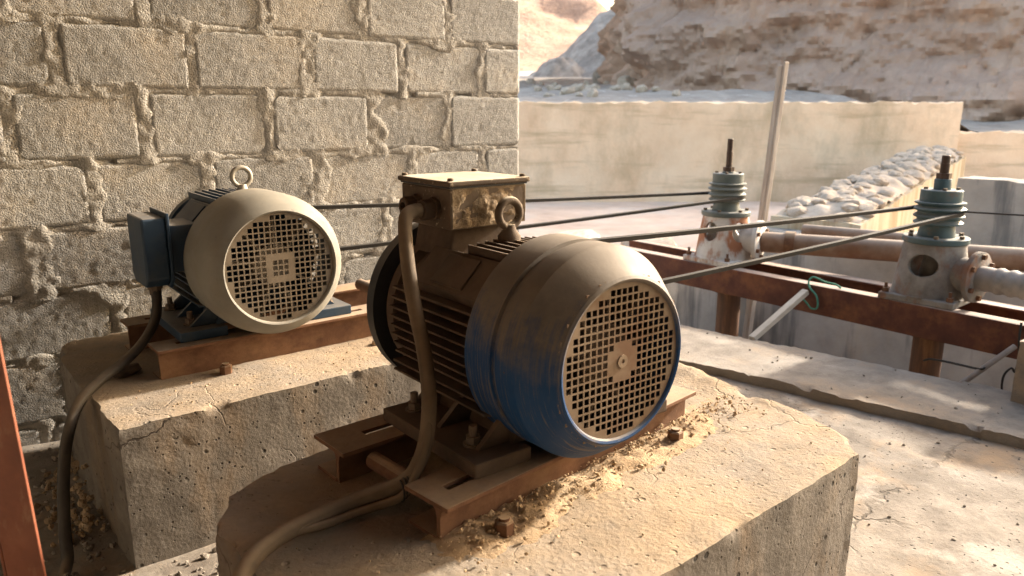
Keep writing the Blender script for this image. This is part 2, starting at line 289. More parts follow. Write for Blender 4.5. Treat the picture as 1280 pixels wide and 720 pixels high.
# ---------------------------------------------------------------- rough concrete bodies
def poly_at(pl, t):
    seg = [(Vector(pl[i]), Vector(pl[i + 1])) for i in range(len(pl) - 1)]; Ls = [(b - a).length for a, b in seg]; d = t * sum(Ls)
    for (a, b), l in zip(seg, Ls):
        if d <= l or (a, b) == seg[-1]: return a.lerp(b, min(1, d / l) if l else 0)
        d -= l
def rough_block(name, mat_, S, E_, N_, W_, ztop, zbot, res=.012, amp=.005, chip=.02, seed=0., topamp=.003, batter=0., parent=None, zfun=None, rows=None, edge_amp=.006):
    """S: SW>SE, E: SE>NE, N: NW>NE, W: SW>NW polylines of the plan; rough cast sides, worn top edge"""
    ln = lambda p: sum((Vector(p[i + 1]) - Vector(p[i])).length for i in range(len(p) - 1))
    nu = max(6, int(ln(S) / res)); nv = max(6, int(ln(W_) / res))
    c00, c10, c01, c11 = Vector(S[0]), Vector(S[-1]), Vector(N_[0]), Vector(N_[-1])
    g = {}; v = []; f = []
    Sx = [poly_at(S, i / nu) for i in range(nu + 1)]; Nx = [poly_at(N_, i / nu) for i in range(nu + 1)]
    Wx = [poly_at(W_, j / nv) for j in range(nv + 1)]; Ex = [poly_at(E_, j / nv) for j in range(nv + 1)]
    cen = (c00 + c10 + c01 + c11) / 4
    def co(p, z, dn):  # displaced point; dn outward plan normal
        a = fbm(p.x * 5 + seed, p.y * 5, z * 5, 4) * amp * .22 + fbm(p.x * 38 + seed, p.y * 38, z * 38, 3) * amp * .22 - max(0, fbm(p.x * 16, p.y * 16 + seed, z * 16, 3) - .5) * amp * 1.5
        return p + dn * a
    for j in range(nv + 1):
        for i in range(nu + 1):
            a, b = i / nu, j / nv
            p = Sx[i] * (1 - b) + Nx[i] * b + Wx[j] * (1 - a) + Ex[j] * a - (c00 * (1 - a) * (1 - b) + c10 * a * (1 - b) + c01 * (1 - a) * b + c11 * a * b)
            d = min(min(i, nu - i) * ln(S) / nu, min(j, nv - j) * ln(W_) / nv)
            q = fbm(p.x * 11 + seed, p.y * 11, 3.3, 4)
            wch = .0012 + chip * max(0, q - .22) ** 1.2
            z = ztop + fbm(p.x * 5 + seed, p.y * 5, 1, 4) * topamp + fbm(p.x * 45, p.y * 45, seed, 3) * topamp * .45
            if zfun: z += zfun(p)
            z -= max(0, 1 - d / (wch * 1.6)) * wch * .8
            if d == 0:
                dn = (p - cen); dn = Vector((dn.x, dn.y)).normalized(); p = p - dn * wch * .55 + dn * fbm(p.x * 18 + seed, p.y * 18, 0, 4) * edge_amp
            g[i, j] = len(v); v.append((p.x, p.y, z))
    for j in range(nv):
        for i in range(nu): f.append((g[i, j], g[i + 1, j], g[i + 1, j + 1], g[i, j + 1]))
    loop = [(i, 0) for i in range(nu)] + [(nu, j) for j in range(nv)] + [(i, nv) for i in range(nu, 0, -1)] + [(0, j) for j in range(nv, 0, -1)]
    base = {}
    for (i, j) in loop:
        base[i, j] = Sx[i] if j == 0 else Nx[i] if j == nv else Wx[j] if i == 0 else Ex[j]
    m = len(loop); nr = rows or max(4, int((ztop - zbot) / res))
    prev = [g[k] for k in loop]
    for r_ in range(1, nr + 1):
        t = r_ / nr; cur = []
        for k, key in enumerate(loop):
            p = base[key]; pa = base[loop[k - 1]]; pb = base[loop[(k + 1) % m]]; tg = (pb - pa).normalized() if (pb - pa).length else Vector((1, 0))
            dn = Vector((tg.y, -tg.x)); zt = v[g[key]][2]; z = lerp(zt, zbot, t)
            cur.append(len(v)); q = co(p, z, dn) + dn * batter * (ztop - z); 
            v.append((q.x, q.y, z))
        for k in range(m):
            l = (k + 1) % m; f.append((prev[k], cur[k], cur[l], prev[l]))
        prev = cur
    f.append(tuple(prev))
    bb = B(); bb.add(v, f); return bb.build(name, mat_, parent, smooth=38)
def sheet(name, mat_, x0, x1, y0, y1, nx, ny, zf, skip=None, xmap=None, smooth=180):
    v = []; f = []
    for j in range(ny + 1):
        for i in range(nx + 1):
            y = lerp(y0, y1, j / ny); x = xmap(i / nx, y) if xmap else lerp(x0, x1, i / nx)
            v.append((x, y, zf(x, y)))
    for j in range(ny):
        for i in range(nx):
            q = (j * (nx + 1) + i, j * (nx + 1) + i + 1, (j + 1) * (nx + 1) + i + 1, (j + 1) * (nx + 1) + i)
            if skip:
                cx = sum(v[k][0] for k in q) / 4; cy = sum(v[k][1] for k in q) / 4
                if skip(cx, cy): continue
            f.append(q)
    bb = B(); bb.add(v, f); return bb.build(name, mat_, smooth=smooth)
def rock_mesh(seed, sub=2, flat=.75):
    bm = bmesh.new(); bmesh.ops.create_icosphere(bm, subdivisions=sub, radius=1)
    for q in bm.verts:
        d = q.co.copy(); n = fbm(d.x * .9 + seed * 7.3, d.y * .9, d.z * .9, 3) * .38 + fbm(d.x * 3 + seed, d.y * 3, d.z * 3, 2) * .09
        c = max(abs(d.x), abs(d.y), abs(d.z)); q.co = d * (1 + n) * (.75 + .25 / c * .8); q.co.z *= flat
    me = bpy.data.meshes.new('rock'); bm.to_mesh(me); bm.free(); me.shade_smooth(); me.set_sharp_from_angle(angle=R(32)); return me
def inst(name, me, mat_, loc, sc, rot, parent=None):
    if not me.materials: me.materials.append(mat_)
    o = bpy.data.objects.new(name, me); col.objects.link(o); o.location = loc; o.scale = sc if isinstance(sc, tuple) else (sc,) * 3; o.rotation_euler = rot
    if parent: o.parent = parent
    return o
def scatter(name, mat_, pts, label, cat, seed=1):
    """uncountable small bits joined into one object"""
    rnd = random.Random(seed); base = []
    for k in range(5):
        bm = bmesh.new(); bmesh.ops.create_icosphere(bm, subdivisions=1, radius=1)
        base.append(([q.co * (1 + fbm(q.co.x * 1.3 + k * 9, q.co.y * 1.3, q.co.z * 1.3, 2) * .6) for q in bm.verts], [tuple(x.index for x in fc.verts) for fc in bm.faces])); bm.free()
    b = B()
    for (x, y, z, r) in pts:
        vv, ff = rnd.choice(base); T = Matrix.Translation((x, y, z + r * .25)) @ Euler((rnd.random() * 6, rnd.random() * 6, rnd.random() * 6)).to_matrix().to_4x4() @ Matrix.Diagonal((r * rnd.uniform(.7, 1.3), r * rnd.uniform(.7, 1.2), r * rnd.uniform(.5, .9), 1))
        b.add(vv, ff, T)
    return tag(b.build(name, mat_, smooth=None), label, cat, kind='stuff')

# ---------------------------------------------------------------- ground, pit, walls
kerb_front = lambda y: 2.43 + (1.91 - y) * .216
kerb_back = lambda y: 2.85 + (2.28 - y) * .197
def floor_z(x, y): return fbm(x * 2.1, y * 2.1, 0, 4) * .006 + fbm(x * 9, y * 9, 2, 6) * .004 - max(0, fbm(x * 6, y * 6, 7, 4) - .35) * .012 + .012 * sstep(.35, .1, x) * sstep(1.9, 2.5, y)
tag(sheet('concrete_floor', mt['floor'], 0, 0, -3, 2.72, 190, 190, floor_z, xmap=lambda u, y: lerp(-3, kerb_front(y) + .06, u ** .75)), kind='structure')
in_pit = lambda x, y: kerb_front(y) + .12 < x < 4.62 and -2 < y < 3.12
tag(sheet('basin_ground', mt['basin'], -6, 15, -10, 13, 150, 150, lambda x, y: -.03 + (fbm(x * .8, y * .8, 4, 4) * .03 if x > 4.7 or y > 3.2 else -.01), skip=in_pit), kind='structure')
b = B(); b.box(2.2, 4.9, -2.2, 3.3, -1.75, -1.6); tag(b.build('pit_floor', mt['pitwall']), kind='structure')

k = rough_block('kerb', mt['kerb'], [(kerb_front(-2), -2), (kerb_back(-2), -2)], [(kerb_back(-2 + i * .1), -2 + i * .1) for i in range(52)], [(kerb_front(3.1), 3.1), (kerb_back(3.1), 3.1)],
                [(kerb_front(-2 + i * .1) + .004 * math.sin(i * 1.7), -2 + i * .1) for i in range(52)], .036, -1.62, res=.018, amp=.008, chip=.05, seed=3, topamp=.007, rows=16, edge_amp=.010)
tag(k, 'long low rough concrete kerb between the floor and the pump pit', 'kerb')
b = B(); b.box(4.6, 4.85, -2, 3.3, -1.6, .25); b.box(2.6, 4.6, 3.12, 3.3, -1.6, -.01)
tag(b.build('pit_wall', mt['pitwall'], bevel=.01), 'grey streaked concrete wall at the back of the pump pit under the pipe', 'wall')
rw = rough_block('stained_wall', mt['pitwall'], [(5.4, -2), (5.66, -2)], [(5.66, -2), (5.66, 2.13)], [(5.4, 2.13), (5.66, 2.13)], [(5.4, -2), (5.4, 2.13)], .628, -.1, res=.05, amp=.008, chip=.03, seed=8)
tag(rw, 'grey concrete wall with dark water stains behind the teal pump', 'wall')

v = []; f = []
for i in range(301):
    x = lerp(-1.6, 2.5, i / 300)
    for y in (-1.2, 2.95): v.append((x, y, 2.42 + .02 * math.sin(x * 2 * math.pi / .076) + .03 * (y + 2.2)))
for i in range(300): f.append((2 * i, 2 * i + 2, 2 * i + 3, 2 * i + 1))
b = B(); b.add(v, f); tag(b.build('shed_roof', mt['rust'], smooth=180), kind='structure')
b = B(); b.box(-1.6, -1.4, -1.2, 2.7, -.02, 2.42); tag(b.build('shed_wall', mt['block']), kind='structure')
b = B(); b.box(-1.395, 2.0, -1.2, -1.0, -.02, 2.41); tag(b.build('shed_wall', mt['block']), kind='structure')
# far retaining walls
W1, W2 = Vector((5.89, 7.217)), Vector((9.843, 3.911)); wd = (W2 - W1).normalized(); wn = Vector((-wd.y, wd.x))
if wn.dot(Vector((1, 1))) < 0: wn = -wn
def along(a, d): p = W2 + wd * a + wn * d; return (p.x, p.y)
seq = lambda a0, a1, d, n=2: [along(lerp(a0, a1, i / n), d) for i in range(n + 1)]
fw = rough_block('retaining_wall', mt['farwall'], seq(-9, -.02, 0), seq(-.02, -.02, 0, 1)[:1] + [along(-.02, .3)], seq(-9, -.02, .3), [along(-9, 0), along(-9, .3)], 1.15, -.1, res=.06, amp=.012, chip=.05, seed=2, topamp=.03, edge_amp=.02)
tag(fw, 'long tan plastered retaining wall at the back below the cliff', 'wall')
fw2 = rough_block('retaining_wall', mt['farwall'], seq(0, 7, .12), [along(7, .12), along(7, .4)], seq(0, 7, .4), [along(0, .12), along(0, .4)], .80, -.1, res=.06, amp=.012, chip=.05, seed=5, topamp=.03, edge_amp=.02)
tag(fw2, 'lower yellowish retaining wall at the right edge, stepped down from the taller wall', 'wall')
# low wall with heaped stones
rt = Vector((3.9, 1.0)).normalized(); rn = Vector((-rt.y, rt.x)); r0 = Vector((4.87, 2.475))
rp = lambda a, d: tuple(r0 + rt * a + rn * d)
lw = rough_block('low_wall', mt['streakwall'], [rp(0, 0), rp(4.6, 0)], [rp(4.6, 0), rp(4.6, .6)], [rp(0, .6), rp(4.6, .6)], [rp(0, 0), rp(0, .6)], .33, -.05, res=.05, amp=.01, chip=.03, seed=11, topamp=.02, zfun=lambda p: .05 * (p - r0).dot(rt))
tag(lw, 'low cream wall with rusty drip streaks carrying a heap of pale stones', 'wall')
rocks = [rock_mesh(i + 1) for i in range(7)]
for me in rocks: me.materials.append(mt['rubble'])
def heap_h(a, d): return .33 + .05 * a + .09 * math.sin(math.pi * max(0, min(1, d / .6))) ** .7 * sstep(-.05, .3, a)
v = []; f = []
for j in range(25):
    for i in range(111):
        a, d = lerp(.02, 4.55, i / 110), lerp(.02, .58, j / 24); p = rp(a, d)
        dist = noise.voronoi(Vector((p[0] * 5.5, p[1] * 5.5, 0)))[0]
        v.append((p[0], p[1], heap_h(a, d) - .03 + .06 * (1 - min(1, dist[0] * 1.3)) + fbm(p[0] * 9, p[1] * 9, 0, 3) * .012))
for j in range(24):
    for i in range(110): k = j * 111 + i; f.append((k, k + 1, k + 112, k + 111))
b = B(); b.add(v, f); tag(b.build('rubble_fill', mt['rubble'], smooth=180), 'pale lime crusted rubble filling along the top of the low cream wall', 'rubble', kind='stuff')
rnd = random.Random(4)
for i in range(150):
    a = rnd.uniform(.05, 4.5); d = rnd.uniform(.05, .54); s = rnd.uniform(.035, .08); p = rp(a, d)
    o = inst('rubble_stone', rocks[i % 7], None, (p[0], p[1], heap_h(a, d) - s * .12), (s * 1.2, s, s * .8), (rnd.random() * .4, rnd.random() * .4, rnd.random() * 6))
    tag(o, 'pale limed stone in the heap on the low cream wall behind the teal pump', 'stone', 'pale stones heaped on the low wall')
for (x, y, s, lab) in ((3.75, 4.05, .24, 'broad white lime-crusted stone on the basin floor left of the white pump'), (4.25, 3.75, .22, 'rounded pale boulder lying right behind the white rusty pump'), (3.4, 4.6, .2, 'flat pale stone on the pinkish basin floor beside the end of the rusty beams')):
    me = rock_mesh(x, 3, .6); me.materials.append(mt['rubble']); tag(inst('basin_stone', me, None, (x, y, s * .15), (s * 1.3, s, s), (0, 0, x)), lab, 'stone')

# riverbed, gravel slope, cliff, hills
def river_z(q, d):
    return lerp(1.09, .74, sstep(-.3, .6, q)) + (lerp(0, .055, sstep(0, 3, d))) * d + fbm(q * .35, d * .35, 2, 4) * .12 * sstep(.3, 4, d) + fbm(q * 1.6, d * 1.6, 9, 4) * .06 * sstep(.3, 1.5, d)
v = []; f = []; nq, nd = 150, 110
for j in range(nd + 1):
    d = .28 + 119 * (j / nd) ** 2.4
    for i in range(nq + 1):
        t = i / nq * 2 - 1; q = -3 + (math.copysign(abs(t) ** 1.7, t)) * 75
        if q > 0 and d < .42: d2 = .4
        else: d2 = d
        p = along(q, d2); v.append((p[0], p[1], river_z(q, d2)))
for j in range(nd):
    for i in range(nq): f.append((j * (nq + 1) + i, j * (nq + 1) + i + 1, (j + 1) * (nq + 1) + i + 1, (j + 1) * (nq + 1) + i))
b = B(); b.add(v, f); tag(b.build('riverbed', mt['river'], smooth=180), kind='structure')
def dirpx(px, r):
    a = R(52) - math.atan((px - 640) / 940 / math.cos(R(0))); return r * math.cos(a), r * math.sin(a)
# gravel cone
cx, cy = dirpx(862, 40); v = []; f = []
for j in range(41):
    for i in range(97):
        r = 9.5 * j / 40; a = 2 * math.pi * i / 96; x = cx + r * math.cos(a); y = cy + r * math.sin(a)
        v.append((x, y, 2.2 + max(-1.5, 7.0 - r * .80) + fbm(x * .5, y * .5, 1, 5) * .55))
for j in range(40):
    for i in range(96): f.append((j * 97 + i, j * 97 + i + 1, (j + 1) * 97 + i + 1, (j + 1) * 97 + i))
b = B(); b.add(v, f); tag(b.build('gravel_slope', mt['talus'], smooth=180), kind='structure')
cx, cy = dirpx(700, 34); v = []; f = []
for j in range(25):
    for i in range(49):
        r = 2.4 * j / 24; a = 2 * math.pi * i / 48; x = cx + r * math.cos(a); y = cy + r * math.sin(a)
        v.append((x, y, 2.3 + max(-.5, 1.15 - r * .75) + fbm(x * .9, y * .9, 1, 5) * .4))
for j in range(24):
    for i in range(48): f.append((j * 49 + i, j * 49 + i + 1, (j + 1) * 49 + i + 1, (j + 1) * 49 + i))
b = B(); b.add(v, f); tag(b.build('gravel_mound', mt['talus'], smooth=180), kind='structure')
# cliff: a curved face with layered ledges, then a rounded top running back
path = [dirpx(800, 30), dirpx(784, 23), dirpx(781, 18.2), dirpx(800, 16.6), dirpx(860, 15.9), dirpx(950, 15.4), dirpx(1060, 15.2), dirpx(1180, 15.0), dirpx(1290, 15.0), (15.6, 3.2), (17.2, 2.6), (20, 2.9), (26, 3.6)]
cp = smoothpath([(p[0], p[1], 0) for p in path], 44); v = []; f = []; rows = 150; H = 5.6
seglen = [0]
for i in range(1, len(cp)): seglen.append(seglen[-1] + (cp[i] - cp[i - 1]).length)
for i, p in enumerate(cp):
    a = cp[max(0, i - 1)]; c = cp[min(len(cp) - 1, i + 1)]; tg = (c - a).normalized(); nin = Vector((-tg.y, tg.x, 0))
    if nin.dot(p) < 0: nin = -nin
    L_ = seglen[i]; hh = H * lerp(1, .55, sstep(27, 34, L_))
    zb = .2
    for j in range(rows + 1):
        t = j / rows; s = t * (hh + 4.0)
        if s < hh: z, back = s, .10 * s - .28 * math.sin(min(1, s / 1.6) * math.pi)
        else: z, back = hh + .9 * (1 - math.exp(-(s - hh))), .10 * hh + (s - hh) * 1.6
        big_ = fbm(p.x * .32, p.y * .32, z * .55, 5)
        lay = fbm(L_ * .22, 5, z * 1.9 + .35 * L_ * .2 + big_ * .8, 4)
        sc_ = z * 1.55 + L_ * .06 + big_ * 1.5; saw = (sc_ % 1.0); led = 0 * (.35 + max(0, .6 + fbm(L_ * .5, math.floor(sc_) * 3.1, 2, 3)))
        sc2 = z * 5.3 + L_ * .2 + big_ * 5; led += 0
        rid = 1 - abs(fbm(p.x * .75 + 3, p.y * .75, z * .9, 4)) * 2.2; crk = max(0, rid - .8) * .35
        rid2 = 1 - abs(fbm(p.x * 2.6, p.y * 2.6, z * 2.2, 3)) * 2.2; crk += max(0, rid2 - .78) * .12
        off = back - big_ * .85 - lay * .14 - led + crk - fbm(p.x * 1.5, p.y * 1.5, z * 2.2, 4) * .22 - fbm(p.x * 5, p.y * 5, z * 6.0, 4) * .07 - fbm(p.x * 14, p.y * 14, z * 14, 2) * .02
        q = p + nin * (off * (.5 + .5 * sstep(0, .8, s)))
        v.append((q.x, q.y, zb + z))
n = rows + 1
for i in range(len(cp) - 1):
    for j in range(rows): f.append((i * n + j, (i + 1) * n + j, (i + 1) * n + j + 1, i * n + j + 1))
b = B(); b.add(v, f); tag(b.build('cliff', mt['cliff'], smooth=30), kind='structure')
# hills
v = []; f = []; na, nr = 90, 50
for j in range(nr + 1):
    r = lerp(62, 150, j / nr)
    for i in range(na + 1):
        px = lerp(-700, 1150, i / na); x, y = dirpx(px, r)
        hm = lerp(34, 11.6, sstep(200, 735, px)) if px < 735 else lerp(11.6, 4.5, sstep(735, 830, px) ** .8) if px < 830 else 4.5
        u = sstep(62, 112, r)
        z = 3.6 + u * hm * r / 112 * 1.02 + fbm(x * .05, y * .05, 3, 6) * 6 * u * .5 + fbm(x * .22, y * .22, 8, 4) * .9 * min(1, u * 3)
        v.append((x, y, z))
for j in range(nr):
    for i in range(na): f.append((j * (na + 1) + i, j * (na + 1) + i + 1, (j + 1) * (na + 1) + i + 1, (j + 1) * (na + 1) + i))
b = B(); b.add(v, f); tag(b.build('hills', mt['hill'], smooth=50), kind='structure')
def boulder(px, r, s, lab, zoff=0, mat_='stone', sc=(1, 1, 1)):
    x, y = dirpx(px, r); rel = Vector((x, y)) - W2; q = rel.dot(wd); d = rel.dot(wn); me = rock_mesh(px * .13, 3, .85); me.materials.append(mt[mat_])
    tag(inst('boulder', me, None, (x, y, river_z(q, d) + s * .45), tuple(s * k for k in sc), (0, 0, px)), lab, 'boulder')
boulder(749, 24, .27, 'rounded grey boulder alone on the riverbed left of the cliff foot')
boulder(779, 19, .22, 'pale boulder lying against the foot of the cliff corner', mat_='rubble')
rnd = random.Random(12)
for i in range(46):
    px = rnd.uniform(660, 860); r = rnd.uniform(12.2, 15.5) if i % 3 else rnd.uniform(15.5, 24); x, y = dirpx(px, r); rel = Vector((x, y)) - W2; q = rel.dot(wd); d = rel.dot(wn)
    if d < .6 or (px > 790 and r > 14): continue
    s = rnd.uniform(.05, .14)
    tag(inst('river_stone', rocks[i % 7] if i % 2 else rocks[(i + 3) % 7], None, (x, y, river_z(q, d) + s * .2), s, (rnd.random(), rnd.random(), rnd.random() * 6)), 'small pale stone scattered on the riverbed behind the tan retaining wall', 'stone', 'stones on the riverbed')

# ---------------------------------------------------------------- block wall
wA = R(0); wt = Vector((math.cos(wA), math.sin(wA), 0)); wi = Vector((-math.sin(wA), math.cos(wA), 0)); WD = 2.7156
bw = thing('block_wall', 'rough grey concrete block wall with squeezed out mortar joints', 'wall')
WT = Matrix(((wt.x, wi.x, 0, wi.x * WD), (wt.y, wi.y, 0, wi.y * WD), (0, 0, 1, 0), (0, 0, 0, 1)))   # local: s along, y into wall, z up
ZJ = [-.137, .073, .283, .493, .697, .900, 1.123, 1.328, 1.535, 1.745, 1.955, 2.165, 2.375, 2.56]
END = 2.167
ROWS = [[.2, .6, 1.02, 1.44, 1.85], [.281, .69, 1.1, 1.52, 1.92], [.443, .85, 1.26, 1.67, 2.0], [.25, .65, 1.06, 1.47, 1.86], [.424, .776, 1.182, 1.597, 1.948],
        [.228, .593, 1.011, 1.42, 1.784], [.363, .769, 1.18, 1.562, 1.963], [.241, .623, 1.027, 1.408, 1.788], [.4, .8, 1.22, 1.63, 1.98], [.25, .65, 1.06, 1.47, 1.85], [.4, .8, 1.2, 1.6, 1.95], [.2, .6, 1.0, 1.4, 1.75], [.4, .8, 1.2, 1.6, 1.9]]
rnd = random.Random(21); joints = []
for r_, js in enumerate(ROWS):
    js = [js[0] - .4 * k for k in (3, 2, 1)] + js
    js = [js[0] - .4] + js + [END]
    for i in range(len(js) - 1):
        gl = rnd.uniform(.006, .014) if rnd.random() < .6 else rnd.uniform(.016, .03)
        gr = rnd.uniform(.005, .012) if i < len(js) - 2 else rnd.uniform(-.008, .004)
        s0, s1, z0, z1 = js[i] + gl, js[i + 1] - gr, ZJ[r_] + rnd.uniform(.003, .007), ZJ[r_ + 1] - rnd.uniform(.003, .010)
        fine = s1 > -.1 and z0 < 1.6
        nx, nz_ = (int((s1 - s0) / .0085), 24) if fine else (14, 8)
        cs, cz = (s0 + s1) / 2, (z0 + z1) / 2; dd = rnd.uniform(-.004, .002); tilt = rnd.uniform(-.006, .006); sd_ = rnd.random() * 50
        cr = [rnd.uniform(.015, .06) if rnd.random() < .5 else .008 for _ in range(4)]
        v = []; f = []
        for j in range(nz_ + 1):
            for i2 in range(nx + 1):
                s = lerp(s0, s1, i2 / nx); z = lerp(z0, z1, j / nz_)
                es = min(s - s0, s1 - s); ez = min(z - z0, z1 - z)
                crr = cr[(0 if s < cs else 1) + (0 if z < cz else 2)]
                # rounded, broken corners
                dx_, dz_ = max(0, crr - es), max(0, crr - ez); rad = math.hypot(dx_, dz_)
                ss, zz = s, z
                if rad > crr and rad > 0:
                    kk = crr / rad
                    ss = s + (dx_ - dx_ * kk) * (1 if s < cs else -1); zz = z + (dz_ - dz_ * kk) * (1 if z < cz else -1)
                jag = .003 if fine else 0
                ss += fbm(s * 30 + sd_, z * 30, 1, 3) * jag; zz += fbm(s * 30, z * 30 + sd_, 7, 3) * jag
                e = min(es, ez); h = dd + tilt * (s - cs)
                h += fbm(s * 6 + sd_, z * 6, 0, 2) * .0008 + fbm(s * 70 + sd_, z * 70, 3, 3) * .0016 - .007 * max(0, 1 - e / .008) ** 2 - max(0, fbm(s * 17 + sd_, z * 17, 5, 3) - .5) * .005
                v.append((ss - cs, -h, zz - cz))
        for j in range(nz_):
            for i2 in range(nx):
                a = j * (nx + 1) + i2; f.append((a, a + 1, a + nx + 2, a + nx + 1))
        lp = [i2 for i2 in range(nx)] + [j * (nx + 1) + nx for j in range(nz_)] + [nz_ * (nx + 1) + i2 for i2 in range(nx, 0, -1)] + [j * (nx + 1) for j in range(nz_, 0, -1)]
        m0 = len(v)
        for k in lp: v.append((v[k][0], .19, v[k][2]))
        for k in range(len(lp)):
            l = (k + 1) % len(lp); f.append((lp[k], m0 + k, m0 + l, lp[l]))
        f.append(tuple(range(m0, m0 + len(lp))))
        bb = B(); bb.add(v, f); o = bb.build('concrete_block', mt['block'], bw, smooth=60)
        o.matrix_local = WT @ Matrix.Translation((cs, 0, cz))
        if i > 0: joints.append((js[i] + gl * .3, ZJ[r_], ZJ[r_ + 1]))
# mortar: a recessed bed that swells and smears over the block edges at the joints
smear = [(js_, z0, z1, rnd.uniform(.018, .034) if rnd.random() < .55 else rnd.uniform(.034, .056), rnd.random() * 9) for js_, z0, z1 in joints]
blobs = [(rnd.uniform(-.4, 2.0), rnd.choice(ZJ[1:9]), rnd.uniform(.04, .10), rnd.uniform(.012, .035)) for _ in range(60)]
v = []; f = []; ST = .0085; ns = int((END - .01 + .75) / ST); nzz = int((1.95 + .1) / ST)
for j in range(nzz + 1):
    z = -.1 + j * ST
    r_ = max(k for k in range(len(ZJ) - 1) if ZJ[k] <= z)
    dzj = min(z - ZJ[r_], ZJ[r_ + 1] - z)
    near = [q for q in smear if q[1] - .02 <= z <= q[2] + .02]; nb = [q for q in blobs if abs(q[1] - z) < .06]
    for i in range(ns + 1):
        s = -.75 + i * ST; n1 = fbm(s * 11, z * 11, 0, 4); n2 = fbm(s * 38, z * 38, 4, 3); n3 = noise.noise(Vector((s * 105, z * 105, 8))); h = -.03
        a = .0075 + n1 * .006
        h = max(h, -.002 + n1 * .0045 + n2 * .003 - max(0, dzj - max(.003, a)) * 1.6 - (.02 if fbm(s * 3.5, ZJ[r_] * 9 if z - ZJ[r_] < .1 else ZJ[r_ + 1] * 9, 2, 2) > .22 else 0))
        for (sj, z0, z1, wd_, sd_) in near:
            ds = abs(s + fbm(3, z * 16, sd_, 3) * .014 - sj)
            if ds < .1:
                ww = max(.006, wd_ * (.75 + .8 * fbm(sd_, z * 12, 1, 3)))
                h = max(h, .0002 + min(.003, n1 * .005) + n2 * .0034 + n3 * .001 - max(0, ds - ww) * .45)
        for (sb, zb, rx, rz_) in nb:
            e = ((s - sb) / rx) ** 2 + ((z - zb) / rz_) ** 2
            if e < 2: h = max(h, min(.0015, .010 * (1 - e + n1 * 1.2)) + n2 * .0034)
        v.append((s, -h, z))
for j in range(nzz):
    for i in range(ns):
        a = j * (ns + 1) + i
        f.append((a, a + 1, a + ns + 2, a + ns + 1))
bb = B(); bb.add(v, f); o = bb.build('mortar', mt['mortar'], bw, smooth=60); o.matrix_local = WT
bb = B(); bb.box(-1.38, END - .03, .035, .17, -.1, 2.54); o = bb.build('mortar_core', mt['mortar'], bw); o.matrix_local = WT

# ---------------------------------------------------------------- plinths
PT = .36
def p1z(p):  # broken raised lip at the far right end, trodden dip in front
    return .010 * sstep(1.5, 1.6, p.x) * (.5 + fbm(p.x * 9, p.y * 9, 3, 3)) - .004
def jag(pl, a, n, sd_):
    out = []
    for i in range(n + 1):
        p = poly_at(pl, i / n); k = 0 if i in (0, n) else a
        out.append((p.x + fbm(p.x * 7 + sd_, p.y * 7, 0, 4) * k, p.y + fbm(p.x * 7, p.y * 7 + sd_, 5, 4) * k))
    return out
p1 = rough_block('concrete_plinth', mt['plinth'], jag([(.31, .655), (.82, .672), (1.475, .70)], .003, 40, 1), jag([(1.475, .70), (1.545, .765), (1.58, .9), (1.575, 1.03), (1.62, 1.22), (1.63, 1.40)], .018, 40, 2),
                 jag([(.37, 1.335), (.46, 1.386), (.61, 1.415), (1.63, 1.40)], .010, 40, 3), jag([(.31, .655), (.322, 1.1), (.318, 1.23), (.37, 1.335)], .014, 30, 4), PT, -.03, res=.0105, amp=.006, chip=.03, seed=1.7, topamp=.0028, zfun=p1z, edge_amp=.004)
tag(p1, 'near concrete plinth under the blue motor with a broken right end', 'plinth')
p2 = rough_block('concrete_plinth', mt['plinth'], jag([(.271, 1.79), (1.0, 1.815), (1.7, 1.84)], .002, 40, 6), jag([(1.7, 1.84), (1.72, 2.6)], .02, 20, 7),
                 jag([(.255, 2.55), (.30, 2.63), (1.72, 2.6)], .006, 30, 8), jag([(.271, 1.79), (.248, 2.38), (.255, 2.55)], .014, 30, 9), PT, -.03, res=.0115, amp=.006, chip=.03, seed=5.1, topamp=.0025, edge_amp=.004)
tag(p2, 'far concrete plinth under the grey motor beside the block wall', 'plinth')

# ---------------------------------------------------------------- motors
def hexbolt(b, x, y, z, r, h, n=6, T=None): b.lathe([(r, z), (r, z + h)], n, 'z', c=(x, y, 0), T=T)
def grille(par, mat_, y, Hh, Rh, pitch, solid, ncut=None):
    n = int(Rh / pitch) + 2; bar = pitch * .24; xs = []
    for k in range(-n, n + 1): xs += [k * pitch - pitch / 2 + bar / 2, k * pitch + pitch / 2 - bar / 2]
    xs = sorted(xs); v = []; f = []; idx = {}
    def vid(i, j):
        if (i, j) not in idx: idx[i, j] = len(v); v.append((xs[i], y, Hh + xs[j]))
        return idx[i, j]
    for i in range(len(xs) - 1):
        for j in range(len(xs) - 1):
            cx, cz = (xs[i] + xs[i + 1]) / 2, (xs[j] + xs[j + 1]) / 2; r = math.hypot(cx, cz)
            if r > Rh + pitch: continue
            if i % 2 == 0 and j % 2 == 0 and r < Rh - pitch * .55 and not solid(cx / pitch, cz / pitch): continue
            f.append((vid(i, j), vid(i + 1, j), vid(i + 1, j + 1), vid(i, j + 1)))
    bb = B(); bb.add(v, f); o = bb.build('grille', mat_, par)
    sm = o.modifiers.new('solid', 'SOLIDIFY'); sm.thickness = .0016; sm.offset = 0
    return o
HS = .194
